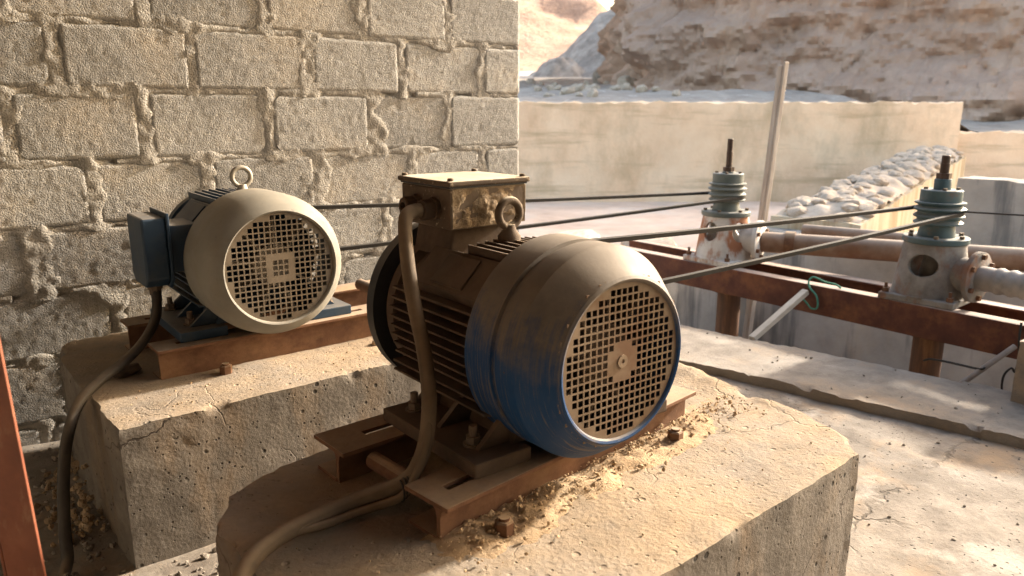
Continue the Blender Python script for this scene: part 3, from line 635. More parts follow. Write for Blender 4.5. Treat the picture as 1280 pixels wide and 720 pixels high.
def make_motor(name, label, loc, rz, cover_prof, mats, box_top, fr=.196):
    t = thing(name, label, 'electric motor', loc, rz, None); F = -.285   # F: y of the grille face
    c, g_, bd, bx = mats
    Y = lambda s: F + s
    fc = B().lathe([(r, Y(s)) for r, s in cover_prof], 96, 'y', c=(0, 0, HS), closed=True).build('fan_cover', c, t, smooth=16 if box_top else 32)
    if box_top: gr = grille(t, g_, Y(.006), HS, .142, .0143, lambda a, b_: math.hypot(a, b_) < 2.35 + .3 * math.cos(4 * math.atan2(b_, a)))
    else: gr = grille(t, g_, Y(.006), HS, .150, .0155, lambda a, b_: max(abs(a), abs(b_)) < 2.3 and not (max(abs(a), abs(b_)) < 1.2 and True))
    gr.parent = fc
    hubp = B().lathe([(.004, Y(.0035)), (.012, Y(.0035)), (.012, Y(.009)), (.004, Y(.009))], 20, 'y', c=(0, 0, HS), closed=True)
    if box_top: hubp.build('hub_washer', g_, fc)
    fan = B().lathe([(.0, Y(.06)), (.06, Y(.05)), (.06, Y(.09)), (0, Y(.1))], 24, 'y', c=(0, 0, HS))
    for k in range(9):
        T = Matrix.Translation((0, 0, HS)) @ Matrix.Rotation(R(40 * k), 4, 'Y'); fan.box(-.003, .003, Y(.045), Y(.1), .05, .15, T=T)
    fan.build('fan', mt['body1'] if box_top else mt['grille2'], t)
    B().lathe([(.15, Y(.13)), (.15, Y(.53)), (.168, Y(.535)), (.17, Y(.56)), (.158, Y(.572)), (.1, Y(.58)), (.06, Y(.6)), (.03, Y(.605))], 64, 'y', c=(0, 0, HS)).build('housing', bd, t, smooth=35)
    # cooling fins: flat plates, horizontal on the flanks and upright above and below
    def fin(poly_len, T):
        s0, s1, a, b_ = poly_len
        return B().prism([(Y(s0), a), (Y(s0), b_ - .022), (Y(s0) + .016, b_), (Y(s1), b_), (Y(s1), a)], -.0022, .0022, 'x', T=T).build('cooling_fin', bd, t)
    for side in (-1, 1):
        for k in range(-6, 6):
            z = k * .0205 + .004
            if z > .085: continue
            a = math.sqrt(.146 ** 2 - z * z); o_ = math.sqrt(max(.17 ** 2, .183 ** 2 - z * z * .9)) if abs(z) < .09 else .176
            T = Matrix.Translation((0, 0, HS + z)) @ Matrix.Rotation(R(90 * side), 4, 'Y')
            fin((.17, .525, a, min(o_, .182)), T)
    for k in range(-4, 5):
        x = k * .021
        if not box_top or abs(k) <= 4:
            a = math.sqrt(.146 ** 2 - x * x); T = Matrix.Translation((x, 0, HS)); s1 = .525 if not box_top else (.36 if abs(k) < 5 else .5)
            fin((.175, s1, a, .178 - abs(k) * .0018), T)
    for k in (-3, -1, 1, 3):
        x = k * .02; a = math.sqrt(.146 ** 2 - x * x); fin((.175, .525, a, .172), Matrix.Translation((x, 0, HS)) @ Matrix.Rotation(math.pi, 4, 'Y') @ Matrix.Translation((2 * x, 0, 0)))
    # flat pad at the upper left with its plate
    for side in ((-1, 1) if not box_top else (-1, 1)):
        T = Matrix.Translation((0, 0, HS)) @ Matrix.Rotation(R(46 * side), 4, 'Y')
        pad = B().prism([(-.06, .125), (.06, .125), (.046, .176), (-.046, .176)], Y(.215), Y(.47), 'y', T=T).build('side_pad', bd, t, bevel=.003)
        B().box(-.036, .036, Y(.29), Y(.40), .176, .181, T=T).build('nameplate', bd, pad, bevel=.002)
    B().lathe([(.10, Y(.574)), (fr, Y(.574)), (fr, Y(.604)), (fr - .012, Y(.610)), (.10, Y(.610))], 72, 'y', c=(0, 0, HS), closed=True).build('end_flange', mt['black'], t, smooth=35)
    B().cyl((0, Y(.58), HS), (0, Y(.70), HS), .024, 20).build('shaft', mt['shaft'], t, smooth=35)
    B().lathe([(.024, Y(.628)), (.1, Y(.628)), (.1, Y(.634)), (.084, Y(.643)), (.084, Y(.649)), (.1, Y(.658)), (.1, Y(.664)), (.024, Y(.664))], 48, 'y', c=(0, 0, HS), closed=True).build('pulley', mt['shaft'], t, smooth=30)
    # feet with gussets and bolts
    for s in (-1, 1):
        ft = B().box(min(s * .252, s * .125), max(s * .252, s * .125), -.178, .155, .0, .028)
        ft = ft.build('foot', bd, t, bevel=.003)
        B().prism([(s * .145, .0285), (s * .085, .0285), (s * .06, HS - .12), (s * .118, HS - .092)], -.15, .13, 'y').build('foot_web', bd, ft)
        for yy in (-.13, 0.0, .11):
            B().prism([(s * .215, .0285), (s * .14, .0285), (s * .112, HS - .095), (s * .125, HS - .085)], yy - .006, yy + .006, 'y').build('gusset', bd, ft)
        for yy in (-.105, .105):
            b_ = B(); b_.lathe([(.019, .0282), (.019, .032)], 20, 'z', c=(s * .205, yy, 0)); hexbolt(b_, s * .205, yy, .032, .0145, .014); b_.lathe([(.008, .046), (.008, .066)], 12, 'z', c=(s * .205, yy, 0))
            b_.build('foot_bolt', mt['bolt'], t)
    # lifting eye
    ey = -.285 + (.335 if box_top else .27); top = HS + .178
    ring = [(.027 * math.cos(a), ey, top + .052 + .027 * math.sin(a)) for a in [2 * math.pi * k / 32 for k in range(32)]]
    zm = mt['box1'] if box_top else mt['galv']
    b_ = B().tube(ring, .0085 if box_top else .007, 12, True); b_.lathe([(.024, top - .02), (.024, top + .006), (.015, top + .018), (.012, top + .03)], 20, 'z', c=(0, ey, 0)); b_.build('lifting_eye', zm, t, smooth=50)
    return t, Y
cov1 = [(.144, .0045), (.147, 0), (.151, -.0015), (.156, .002), (.199, .060), (.2015, .0635), (.2025, .068), (.2025, .113), (.1975, .1145), (.1965, .128), (.2035, .130), (.2045, .205), (.2005, .205), (.196, .14), (.19, .06), (.15, .006), (.145, .0075)]
cov2 = [(.152, .0045), (.1545, -.003), (.158, -.005), (.161, -.002), (.173, .005), (.185, .019), (.1945, .042), (.1998, .075), (.201, .11), (.201, .205), (.197, .205), (.195, .11), (.175, .02), (.156, .0065)]
m1, Y1 = make_motor('electric_motor', 'large near motor with blue dust covered fan cover and terminal box on top', (.942, 1.165, .430), 0, cov1, (mt['cover1'], mt['grille1'], mt['body1'], mt['box1']), True)
m2, Y2 = make_motor('electric_motor', 'far motor with pale grey rounded fan cover and blue finned body by the block wall', (.745, 2.263, .446), 0, cov2, (mt['cover2'], mt['grille2'], mt['body2'], mt['body2']), False, .155)
# motor 1 terminal box (local coordinates of motor 1)
O1 = Vector((.942, 1.165, .430)); L1 = lambda x, y, z: Vector((x, y, z)) - O1
bx0, bx1, by0, by1 = .829 - .942, 1.026 - .942, 1.263 - 1.165, 1.455 - 1.165
zt = CAM_Z - .138 - .430; zb = zt - .099
tb = B().prism([(bx0, zt - .015), (bx0, zb + .0), (bx1 - .03, zb), (bx1, zb + .022), (bx1, zt - .015)], by0, by1, 'y').build('terminal_box', mt['box1'], m1, bevel=.004)
lid = B().box(bx0 - .006, bx1 + .006, by0 - .006, by1 + .006, zt - .011, zt).build('lid', mt['box1'], tb, bevel=.003)
B().box(bx0 - .001, bx1 + .001, by0 - .001, by1 + .001, zt - .0145, zt - .0115).build('gasket', mt['black'], tb)
for sx_ in (bx0 + .006, bx1 - .006):
    for sy_ in (by0 + .006, by1 - .006): B().lathe([(.0065, zt + .0003), (.0065, zt + .004), (.005, zt + .006)], 12, 'z', c=(sx_, sy_, 0)).build('lid_screw', mt['bolt'], lid)
B().prism([(bx0 + .028, zb - .001), (bx1 - .04, zb - .001), (bx1 - .02, HS + .135), (bx0 + .015, HS + .135)], by0 + .03, by1 - .02, 'y').build('box_neck', mt['body1'], m1, bevel=.004)
# crust of dried mud on the front of the box
v = []; f = []; nx, nz_ = 60, 26
for j in range(nz_ + 1):
    for i in range(nx + 1):
        x = lerp(bx0 + .006, bx1 - .004, i / nx); z = lerp(zb + .003, zt - .016, j / nz_); e = min(i, nx - i, (j) * 2, nz_ - j) / 6
        u, q = i / nx, j / nz_; h = max(-.002, (fbm(x * 26, 2, z * 26, 5) * .9 + .25 - 1.6 * max(0, abs(u - .42) - .22) - .9 * max(0, q - .62)) * .008 * min(1, e))
        v.append((x, by0 - .0005 - h, z))
for j in range(nz_):
    for i in range(nx): a = j * (nx + 1) + i; f.append((a, a + 1, a + nx + 2, a + nx + 1))
bb = B(); bb.add(v, f); bb.build('mud_crust', mt['crust'], tb, smooth=50)
# cable glands on the left side of the box
for yy, hollow in ((by0 + .055, False), (by0 + .125, True)):
    gl = B().lathe([(.025, bx0 + .001), (.025, bx0 - .010), (.0215, bx0 - .011), (.0215, bx0 - .034), (.0175, bx0 - .037), (.0115, bx0 - .037), (.0115, bx0 - .02)] , 8, 'x', c=(0, yy, zt - .060)); gl.build('cable_gland', mt['body1'], tb, smooth=20)
# motor 2 terminal box on the left flank
O2 = Vector((.745, 2.263, .446)); zc = .70 - .446 - .008
prof = [(-.098, -.10), (.075, -.10), (.075, .085), (-.098, .085)]
tb2 = B().prism([(-.085, zc - .085), (-.06, zc - .108), (.06, zc - .108), (.085, zc - .085), (.085, zc + .085), (-.085, zc + .085)], -.30, -.238, 'x').build('terminal_box', mt['body2'], m2, bevel=.006)
B().prism([(-.09, zc - .088), (-.064, zc - .114), (.064, zc - .114), (.09, zc - .088), (.09, zc + .097), (-.09, zc + .097)], -.237, -.229, 'x').build('lid', mt['body2'], tb2, bevel=.002)
B().prism([(-.075, zc - .07), (.075, zc - .07), (.075, zc + .06), (-.075, zc + .06)], -.228, -.15, 'x').build('box_neck', mt['body2'], m2, bevel=.004)
B().lathe([(.02, zc - .106), (.02, zc - .12), (.016, zc - .121), (.016, zc - .137), (.012, zc - .139)], 8, 'z', c=(-.268, -.02, 0)).build('cable_gland', mt['bolt'], tb2, smooth=20)

# ---------------------------------------------------------------- slide rails under the motors
def rail(label, x0, y0, x1, y1, ztop, wid, weboff, slots, mat_=None, lip=.008):
    L_ = math.hypot(x1 - x0, y1 - y0); a = math.atan2(y1 - y0, x1 - x0); h = ztop - (PT - .004)
    t = thing('slide_rail', label, 'rail', (x0, y0, PT - .004), a, 'steel slide rails under the motors')
    # local: x along, y across (front edge 0), z up; top flange with slots
    xs = sorted(set([0, L_] + [q for s in slots for q in s])); ys = [0, wid * .42, wid * .42 + .018, wid]; v = []; f = []
    for x in xs:
        for y in ys: v.append((x, y, h - .0045))
    for i in range(len(xs) - 1):
        for j in range(3):
            if j == 1 and any(abs(xs[i] - s[0]) < 1e-6 for s in slots): continue
            f.append((i * 4 + j, (i + 1) * 4 + j, (i + 1) * 4 + j + 1, i * 4 + j + 1))
    bb = B(); bb.add(v, f); o = bb.build('top_flange', mt['rust'], t); sm = o.modifiers.new('s', 'SOLIDIFY'); sm.thickness = .009; sm.offset = 0
    bv = o.modifiers.new('b', 'BEVEL'); bv.width = .002; bv.segments = 2; bv.limit_method = 'ANGLE'
    B().prism([(weboff - .014, h - .0095), (weboff - .004, h - .018), (weboff, h - .03), (weboff, 0), (weboff + .009, 0), (weboff + .009, h - .03), (weboff + .013, h - .018), (weboff + .022, h - .0095)], .006, L_ - .004, 'x').build('web', mt['rust'], t, smooth=40)
    B().box(.004, L_ - .004, weboff + .0095, wid - .004, 0.0, .008).build('bottom_flange', mt['rust'], t)
    return t
ra = rail('rusty front rail of the near motor, its cut end towards the viewer', .597, .935, 1.34, 1.024, .430, .116, .026, [(.045, .20), (.52, .66)])
rb = rail('rusty back rail of the near motor, jutting out past the foot', .553, 1.226, 1.34, 1.272, .430, .118, .03, [(.08, .22), (.5, .64)])
rc = rail('rusty front rail of the far motor with lit sand along it', .424, 2.045, 1.50, 2.075, .446, .10, .02, [(.06, .18), (.5, .62)])
rd = rail('rusty back rail of the far motor next to the block wall', .417, 2.36, 1.45, 2.385, .446, .10, .03, [(.06, .18), (.5, .62)])
for par, lx, yo in ((ra, .10, -.03), (ra, .62, -.03), (rc, .16, -.03), (rd, .7, -.03)):
    b_ = B(); b_.lathe([(.017, .002), (.017, .024), (.014, .027)], 6, 'z', c=(lx, yo, 0)); b_.lathe([(.0095, .027), (.0095, .032)], 14, 'z', c=(lx, yo, 0)); b_.build('anchor_nut', mt['rust'], par)
B().cyl((.62, 1.10, .405), (.62, 1.232, .395), .017, 18).build('spacer_pipe', mt['rust'])
tag(bpy.data.objects['spacer_pipe'], 'short rusty pipe lying between the rails of the near motor', 'pipe')
sp = bpy.data.objects['spacer_pipe']
b = B().cyl((1.165, 2.20, .4655), (1.165, 2.36, .4655), .0195, 18); b.cyl((1.165, 2.19, .4655), (1.165, 2.20, .4655), .024, 18)
tag(b.build('pipe_piece', mt['rust'], smooth=40), 'short rusty pipe piece on the rails right of the far motor', 'pipe')

# ---------------------------------------------------------------- cables
cab = [Vector(p) for p in ((.809, 1.318, .862), (.775, 1.316, .862), (.752, 1.306, .852), (.740, 1.29, .82), (.730, 1.265, .76), (.718, 1.225, .69), (.700, 1.165, .62), (.672, 1.105, .555), (.655, 1.088, .49), (.634, 1.086, .44), (.606, 1.10, .405), (.524, 1.134, .381), (.444, 1.121, .381), (.372, 1.098, .383), (.312, 1.06, .378), (.275, 1.02, .34), (.25, .98, .25), (.225, .93, .12), (.19, .85, .03), (-.05, .6, .02))]
pc = thing('power_cable', 'thick dusty cable from the near terminal box down over the plinth edge', 'cable')
B().tube(smoothpath(cab, 8), .0145, 12).build('sheath', mt['cable'], pc, smooth=180)
c2 = [Vector(p) for p in ((.668, 1.098, .545), (.648, 1.076, .485), (.622, 1.072, .43), (.595, 1.084, .389), (.524, 1.112, .371), (.46, 1.105, .374), (.40, 1.104, .381))]
B().tube(smoothpath(c2, 8), .008, 10).build('earth_wire', mt['cable'], pc, smooth=180)
b = B()
for k in range(3):
    cpt = Vector((.60 + k * .006, 1.092, .396 + k * .004)); ring = [cpt + Vector((math.cos(a) * .004, math.cos(a) * .019, math.sin(a) * .019)) for a in [2 * math.pi * q / 16 for q in range(16)]]; b.tube(ring, .002, 6, True)
b.build('cable_tie', mt['wire'], pc)
cab2 = [(.477, 2.243, .58), (.477, 2.24, .562), (.474, 2.228, .53), (.455, 2.20, .485), (.41, 2.165, .44), (.35, 2.13, .405), (.29, 2.09, .385), (.232, 2.04, .355), (.19, 1.985, .29), (.165, 1.94, .20), (.15, 1.90, .10), (.14, 1.86, .03), (.09, 1.80, .018), (-.1, 1.7, .018)]
B().tube(smoothpath(cab2, 8), .0135, 12).build('power_cable', mt['cable2'], smooth=180)
tag(bpy.data.objects['power_cable.001'], 'black cable curving from the far motor over the plinth corner to the floor', 'cable')

# ---------------------------------------------------------------- pumps
def pump(label, loc, rz, paint, cast, rot_out, wins, pr=.1, hub=.045, sr=.0185, sh=.075):
    t = thing('pump_head', label, 'pump', loc, rz)
    n = 288; prof = [(.158, .022), (.156, .03)] + [(lerp(.152, .122, k / 80), .03 + .225 * k / 80) for k in range(81)]
    v = []; f = []
    for r, z in prof:
        for k in range(n): a = 2 * math.pi * k / n; v.append((r * math.cos(a), r * math.sin(a), z))
    for i in range(len(prof) - 1):
        for k in range(n):
            a = 360 * (k + .5) / n; z = (prof[i][1] + prof[i + 1][1]) / 2; hole = False
            for (wa, hw, z0, hz) in wins:
                d = (a - wa + 180) % 360 - 180
                if (d / hw) ** 2 + ((z - z0) / hz) ** 2 < 1: hole = True
            if hole: continue
            l = (k + 1) % n; f.append((i * n + k, i * n + l, (i + 1) * n + l, (i + 1) * n + k))
    bb = B(); bb.add(v, f); o = bb.build('casting', cast, t, smooth=60); sm = o.modifiers.new('s', 'SOLIDIFY'); sm.thickness = .016; sm.offset = -1
    B().box(-.155, .155, -.155, .155, -.002, .028).build('base_plate', cast, t, bevel=.005)
    for sx in (-1, 1):
        for sy in (-1, 1):
            b_ = B(); hexbolt(b_, sx * .132, sy * .132, .0285, .014, .018); b_.lathe([(.007, .046), (.007, .07)], 10, 'z', c=(sx * .132, sy * .132, 0)); b_.build('base_bolt', mt['rust'], t)
    B().lathe([(.0, .05), (.045, .05), (.05, .12), (.035, .2), (.035, .25), (0, .25)], 24, 'z').build('seal_housing', mt['pumpbody'], t, smooth=40)
    fl = B().lathe([(.03, .254), (.128, .254), (.131, .258), (.131, .276), (.128, .28), (.03, .28)], 64, 'z', closed=True).build('top_flange', paint, t, smooth=35)
    for k in range(6):
        a = R(60 * k + 20); b_ = B(); hexbolt(b_, .112 * math.cos(a), .112 * math.sin(a), .2805, .010, .012); b_.build('flange_bolt', mt['bolt'], fl)
    B().lathe([(.03, .281), (.075, .281), (.072, .30), (.066, .332), (.03, .332)], 48, 'z', closed=True).build('bearing_neck', paint, t, smooth=35)
    sv = B().lathe([(.03, .333), (.09, .333), (.097, .338), (.097, .342), (.084, .352), (.084, .357), (pr, .366), (pr, .371), (.085, .381), (.085, .388), (pr + .003, .397), (pr + .003, .402), (.085, .412), (.085, .416), (pr, .423), (pr, .429), (.082, .431), (.082, .479), (.079, .482), (.03, .482)], 64, 'z', closed=True)
    svo = sv.build('sheave', paint, t, smooth=30)
    for k in range(4):
        a = R(90 * k + 30); b_ = B(); hexbolt(b_, .062 * math.cos(a), .062 * math.sin(a), .4825, .009, .009); b_.build('cap_bolt', mt['bolt'], svo)
    z1 = .4825 + hub; B().lathe([(.0, .4825), (.034, .4825), (.034, z1 - .003), (.032, z1), (0, z1)], 32, 'z').build('hub', paint, t, smooth=35)
    B().lathe([(0, z1 + .0005), (.03, z1 + .0005), (.03, z1 + .024), (0, z1 + .024)], 6, 'z').build('shaft_nut', mt['shaft'], t)
    z2 = z1 + .0245; B().lathe([(0, z2), (sr, z2), (sr, z2 + sh * .55), (sr * .9, z2 + sh * .56), (sr * .9, z2 + sh - .003), (sr * .75, z2 + sh), (0, z2 + sh)], 20, 'z').build('shaft', mt['shaft'], t, smooth=35)
    # outlet
    Tm = Matrix.Translation((0, 0, .13)) @ Matrix.Rotation(rot_out, 4, 'Z')
    B().lathe([(.075, .10), (.075, .178)], 40, 'x', T=Tm).build('outlet', cast, t, smooth=35)
    of = B().lathe([(.03, .179), (.108, .179), (.108, .199), (.103, .202), (.03, .202)], 48, 'x', closed=True, T=Tm).build('outlet_flange', cast, t, smooth=35)
    for k in range(6):
        a = R(60 * k + 30); T2 = Tm @ Matrix.Translation((.2025, .088 * math.cos(a), .088 * math.sin(a)))
        b_ = B(); b_.lathe([(.012, 0), (.012, .014)], 6, 'x', T=T2); b_.build('flange_bolt', mt['rust'], of)
    return t
BT = .245
pm2 = pump('teal topped pump with rusty casting on the beams at the right', (3.46, 1.42, BT + .002), R(3), mt['pumpgreen'], mt['pumpbody'], R(-98), [(183, 27, .165, .047), (80, 20, .165, .045), (-15, 24, .165, .045)])
pm1 = pump('grey green topped pump with white limed rusty casting in the middle distance', (3.46, 2.52, BT + .002), R(-2), mt['pumpgrey'], mt['pumpwhite'], R(-70), [(183, 19, .175, .052), (255, 19, .175, .052), (100, 21, .17, .05), (-10, 21, .17, .05)], hub=.008, sr=.0165, sh=.15)

# ---------------------------------------------------------------- belts (quarter turn)
def belt(label, pul, pump_loc, zoff, r=.092):
    P = []
    for k in range(17):
        a = R(-90 - 180 * k / 16); P.append(Vector((pul[0] + r * math.cos(a), pul[1], pul[2] + r * math.sin(a))))
    s0 = Vector((pump_loc[0], pump_loc[1], pump_loc[2] + zoff))
    top = P[-1]; A = s0 + Vector((0, r, .006)); n = 14
    for k in range(1, n): t = k / n; p = top.lerp(A, t); p.z -= .006 * math.sin(math.pi * t); P.append(p)
    for k in range(17):
        a = R(90 - 180 * k / 16); P.append(s0 + Vector((r * math.cos(a), r * math.sin(a), lerp(.006, -.006, k / 16))))
    Bq = P[-1]; bot = P[0]
    for k in range(1, n): t = k / n; p = Bq.lerp(bot, t); p.z -= .008 * math.sin(math.pi * t); P.append(p)
    return tag(B().tube(P, .0098, 4, True).build('drive_belt', mt['belt']), label, 'belt', 'long drive belts from motors to pumps')
belt('dark drive belt from the near blue motor to the teal topped pump', (.942, 1.165 + Y1(.646), .430 + HS), (3.46, 1.42, BT + .002), .392)
belt('dark drive belt from the far grey motor to the white casting pump', (.745, 2.263 + Y2(.646), .446 + HS), (3.46, 2.52, BT + .002), .362)

# ---------------------------------------------------------------- beams, posts, pipes
def beam(label, x0, x1, y0, y1, zt_, h):
    t = thing('steel_beam', label, 'beam', (0, 0, 0))
    B().box(x0 + .028, x0 + .038, y0, y1, zt_ - h + .0105, zt_ - .0105).build('web', mt['beam'], t)
    B().box(x0, x1, y0, y1, zt_ - .010, zt_).build('top_flange', mt['beam'], t, bevel=.002)
    B().box(x0, x1, y0, y1, zt_ - h, zt_ - h + .010).build('bottom_flange', mt['beam'], t, bevel=.002)
    return t
def channel(label, x0, y0, y1, zt_, h, wid, sgn):
    t = thing('steel_beam', label, 'beam')
    xs = lambda a: x0 + sgn * a
    def bx(a, b_, z0, z1, nm): B().box(min(xs(a), xs(b_)), max(xs(a), xs(b_)), y0, y1, z0, z1).build(nm, mt['beam'], t, bevel=.003)
    bx(0, .011, zt_ - h, zt_, 'web'); bx(.0112, wid, zt_ - .011, zt_ - .0005, 'top_flange'); bx(.0112, wid, zt_ - h + .0005, zt_ - h + .011, 'bottom_flange')
    return t
channel('near rusty channel beam carrying the pumps over the pit', 3.30, -.6, 3.22, BT, .14, .075, 1)
channel('far rusty channel beam behind the pumps', 3.65, -.6, 3.40, BT - .004, .14, .075, -1)
for y, lab in ((2.42, 'brown pipe post under the beam below the white casting pump'), (1.37, 'rust streaked pipe post under the beam below the teal pump')):
    b = B().cyl((3.40, y, -1.6), (3.40, y, BT - .142), .062, 28); b.lathe([(.085, BT - .148), (.085, BT - .1415)], 24, 'z', c=(3.40, y, 0)); tag(b.build('pipe_post', mt['post'], smooth=40), lab, 'post', 'posts under the pump beams')
t = thing('discharge_pipe', 'long rusty discharge pipe running from the white pump behind the teal pump', 'pipe')
pa, pb = Vector((3.555, 2.345, .365)), Vector((4.43, .55, .372))
dv = (pb - pa).normalized()
B().tube([pa.lerp(pb, k / 12) for k in range(13)], .056, 24).build('pipe_run', mt['pipe'], t, smooth=40)
b = B().cyl(pa + dv * .12, pa + dv * .17, .066, 24); b.build('coupling', mt['rust'], t, smooth=40)
tag(B().tube([(4.43, 2.62, .31), (4.47, 2.2, .32), (4.49, 1.96, .325)], .04, 16).build('pipe_piece', mt['pipe'], smooth=40), 'thinner pipe resting beyond the long pipe in front of the cream wall', 'pipe')
a0 = Vector((3.46, 1.42, BT + .13)); ang = R(-98 + 3); du = Vector((math.cos(ang), math.sin(ang), 0)); P = []; rr = []
for k in range(60):
    P.append(a0 + du * (.204 + k * .012)); rr.append(.052 if k < 4 else .05 + (.006 if (k // 2) % 2 else 0))
tag(B().tube(P, .05, 24, rr=rr).build('outlet_hose', mt['hose'], smooth=50), 'ribbed grey hose leaving the flange of the teal pump', 'hose')
# pole, stick, string, rod, wires, stub
b = B(); T = Matrix.Translation((3.86, 2.665, -1.55)) @ Matrix.Rotation(R(3.2), 4, 'X') @ Matrix.Rotation(R(.8), 4, 'Y')
b.box(-.021, .021, -.006, .006, 0, 2.88, T); b.box(-.021, -.011, .0065, .038, 0, 2.86, T); tag(b.build('timber_pole', mt['timber'], bevel=.008), 'tall weathered grey timber pole leaning up behind the white pump', 'pole')
def bar(p, q, wx, wz, name, m_, lab, cat, bev=.003):
    p = Vector(p); q = Vector(q); d = q - p; T = Matrix.Translation(p) @ d.to_track_quat('X', 'Z').to_matrix().to_4x4()
    return tag(B().box(0, d.length, -wx / 2, wx / 2, -wz / 2, wz / 2, T).build(name, m_, bevel=bev), lab, cat)
bar((2.93, 1.945, .03), (3.278, 1.90, .213), .034, .026, 'wooden_stick', mt['pale_timber'], 'pale wooden stick leaning from the kerb to the near rusty beam', 'stick')
P = smoothpath([(3.235, 1.918, .20), (3.25, 1.88, .17), (3.262, 1.855, .14), (3.27, 1.83, .15), (3.28, 1.845, .20), (3.285, 1.885, .232), (3.296, 1.90, .262), (3.31, 1.885, .282), (3.315, 1.83, .268), (3.325, 1.78, .262), (3.33, 1.755, .248)], 6)
tag(B().tube(P, .0045, 8).build('string', mt['string'], smooth=180), 'green plastic string tied round the pale stick at the beam', 'string')
st = rough_block('concrete_stub', mt['kerb'], [(2.985, .70), (3.16, .70)], [(3.16, .70), (3.16, .90)], [(2.985, .90), (3.16, .90)], [(2.985, .70), (2.985, .90)], .265, .03, res=.012, amp=.006, chip=.02, seed=4)
tag(st, 'rough concrete stub standing on the kerb at the right edge', 'stub')
tag(B().cyl((3.08, 1.13, -.01), (3.27, 1.0, .165), .011, 12).build('thin_rod', mt['rod'], smooth=40), 'thin grey rod propped against the beam near the concrete stub', 'rod')
P = smoothpath([(3.45, 1.42 - .095, BT + .398), (3.52, 1.1, BT + .40), (3.62, .7, BT + .405), (3.7, .3, BT + .40)], 6)
tag(B().tube(P, .004, 6).build('wire', mt['wire'], smooth=180), 'thin dark wire running right from the sheave of the teal pump', 'wire')
P = smoothpath([(3.30, 1.0, .255), (3.285, .995, .2), (3.283, .985, .12), (3.25, .98, .07), (3.22, .985, .09), (3.2, 1.0, .06), (3.19, .995, 0.0), (3.2, .97, -.05), (3.17, 1.0, -.075), (3.13, 1.1, -.06)], 6)
tag(B().tube(P, .0045, 6).build('wire', mt['wire'], smooth=180), 'loose black wire hanging from the beam beside the thin rod', 'wire')
P = smoothpath([(3.33, 1.35, .0), (3.28, 1.3, .03), (3.2, 1.2, .06), (3.16, 1.075, .075), (3.17, 1.06, .082), (3.185, 1.07, .065)], 6)
tag(B().tube(P, .0045, 6).build('wire', mt['wire'], smooth=180), 'black wire stretched from the rusty post to the thin rod', 'wire')
# rust red frame post at the lower left
fp = thing('frame_post', 'rust red steel angle post in the lower left corner', 'post')
F_ = Vector((math.cos(R(52)), math.sin(R(52)), 0)); Rr = Vector((F_.y, -F_.x, 0))
pf = F_ * .98 + Rr * (-.676)
T = Matrix(((Rr.x, F_.x, 0, pf.x), (Rr.y, F_.y, 0, pf.y), (0, 0, 1, 0), (0, 0, 0, 1))) @ Matrix.Rotation(R(-1.8), 4, 'Y')
B().box(-.055, 0, 0, .006, -.01, 2.0, T).build('flange', mt['frame'], fp, bevel=.0015)
B().box(-.0605, -.0555, 0, .06, -.01, 2.0, T).build('flange', mt['frame'], fp, bevel=.0015)

# ---------------------------------------------------------------- loose stones, soil, grit
me = rock_mesh(3.7, 3, .8); me.materials.append(mt['brick'])
tag(inst('loose_stone', me, None, (.366, 2.175, .372), (.042, .024, .018), (0, 0, .5)), 'small dark stone lying on the left end of the far plinth', 'stone')
me = rock_mesh(5.2, 3, .8); me.materials.append(mt['clod'])
tag(inst('loose_stone', me, None, (1.03, 2.0, .364), (.014, .011, .012), (0, 0, 1)), 'tiny stone casting a shadow on the lit strip of the far plinth', 'stone')
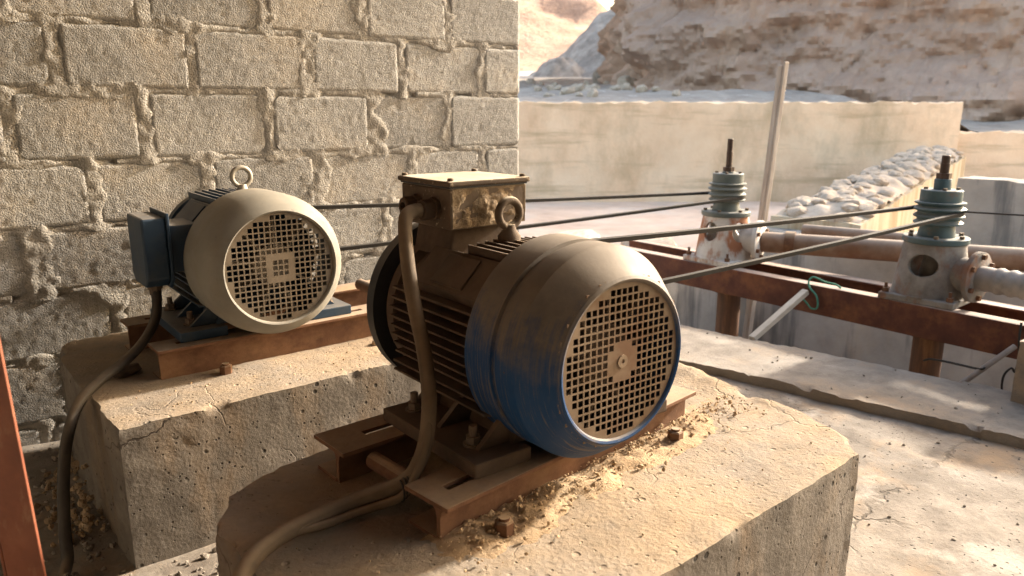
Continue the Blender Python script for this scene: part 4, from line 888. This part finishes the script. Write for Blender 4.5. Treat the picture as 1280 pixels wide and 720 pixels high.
# soil drift against the front rail of the near motor
v = []; f = []; nx, ny = 110, 34
for j in range(ny + 1):
    for i in range(nx + 1):
        u, q = i / nx, j / ny; x = lerp(.56, 1.50, u); yr = .955 + (x - .6) * .12; y = yr + .035 - q * .20
        h = (.016 * (1 - q) ** 1.6 + .008 * math.exp(-((q - .42) / .2) ** 2)) * (.6 + 1.1 * fbm(x * 11, y * 11, 1, 5)) * sstep(0, .1, u) * sstep(1, .8, u) + fbm(x * 60, y * 60, 2, 3) * .004 * (1 - q) - .006 * q
        v.append((x, y, PT - .001 + h - .004))
for j in range(ny):
    for i in range(nx): a = j * (nx + 1) + i; f.append((a, a + 1, a + nx + 2, a + nx + 1))
bb = B(); bb.add(v, f); tag(bb.build('soil_drift', mt['sand'], smooth=180), 'golden dry soil drifted along the front rail of the near motor', 'soil', kind='stuff')
rnd = random.Random(5); pts = []
for _ in range(900):
    x = rnd.uniform(.58, 1.52); yr = .955 + (x - .6) * .12; q = abs(rnd.gauss(.0, .4)); y = yr - q * .11
    pts.append((x, y, PT + .012 * max(0, 1 - q), rnd.choice((.0009, .0012, .0015, .0018, .0022, .004)) * rnd.uniform(.7, 1.3)))
for _ in range(70): pts.append((rnd.uniform(.36, 1.5), rnd.uniform(.74, 1.36), PT - .001, rnd.uniform(.001, .003)))
for _ in range(120): pts.append((rnd.uniform(.32, 1.5), rnd.uniform(1.84, 2.05), PT - .001, rnd.uniform(.0015, .004)))
scatter('soil_clods', mt['clod'], pts, 'crumbs of dry soil strewn over the plinth tops', 'soil')
pts = []
for _ in range(500):
    y = rnd.uniform(-.2, 2.2); x = rnd.uniform(1.5, kerb_front(y) - .02); pts.append((x, y, floor_z(x, y), rnd.choice((.0012, .0016, .002, .0026, .005)) * rnd.uniform(.7, 1.3)))
for _ in range(60):
    y = rnd.uniform(.3, 2.3); x = rnd.uniform(kerb_front(y) + .03, kerb_back(y) - .03); pts.append((x, y, .036, rnd.uniform(.002, .006)))
for _ in range(500):
    y = rnd.uniform(1.2, 2.66); x = rnd.uniform(-.3, .3); pts.append((x, y, floor_z(x, y), rnd.uniform(.002, .009)))
for _ in range(150):
    y = rnd.uniform(1.42, 1.78); x = rnd.uniform(.3, .9); pts.append((x, y, floor_z(x, y), rnd.uniform(.003, .01)))
scatter('floor_grit', mt['kerb'], pts, 'grit and small gravel scattered on the concrete floor', 'grit', 3)
rnd = random.Random(9); pts = []
for _ in range(160):
    a = rnd.random(); pts.append((.235 - a * .09 + rnd.uniform(-.03, .05), rnd.uniform(2.0, 2.45), (1 - a) ** 2 * rnd.uniform(0, .13) + .005, rnd.uniform(.003, .012)))
scatter('broken_rubble', mt['sand'], pts, 'brown broken mortar rubble piled at the left end of the far plinth', 'rubble', 4)
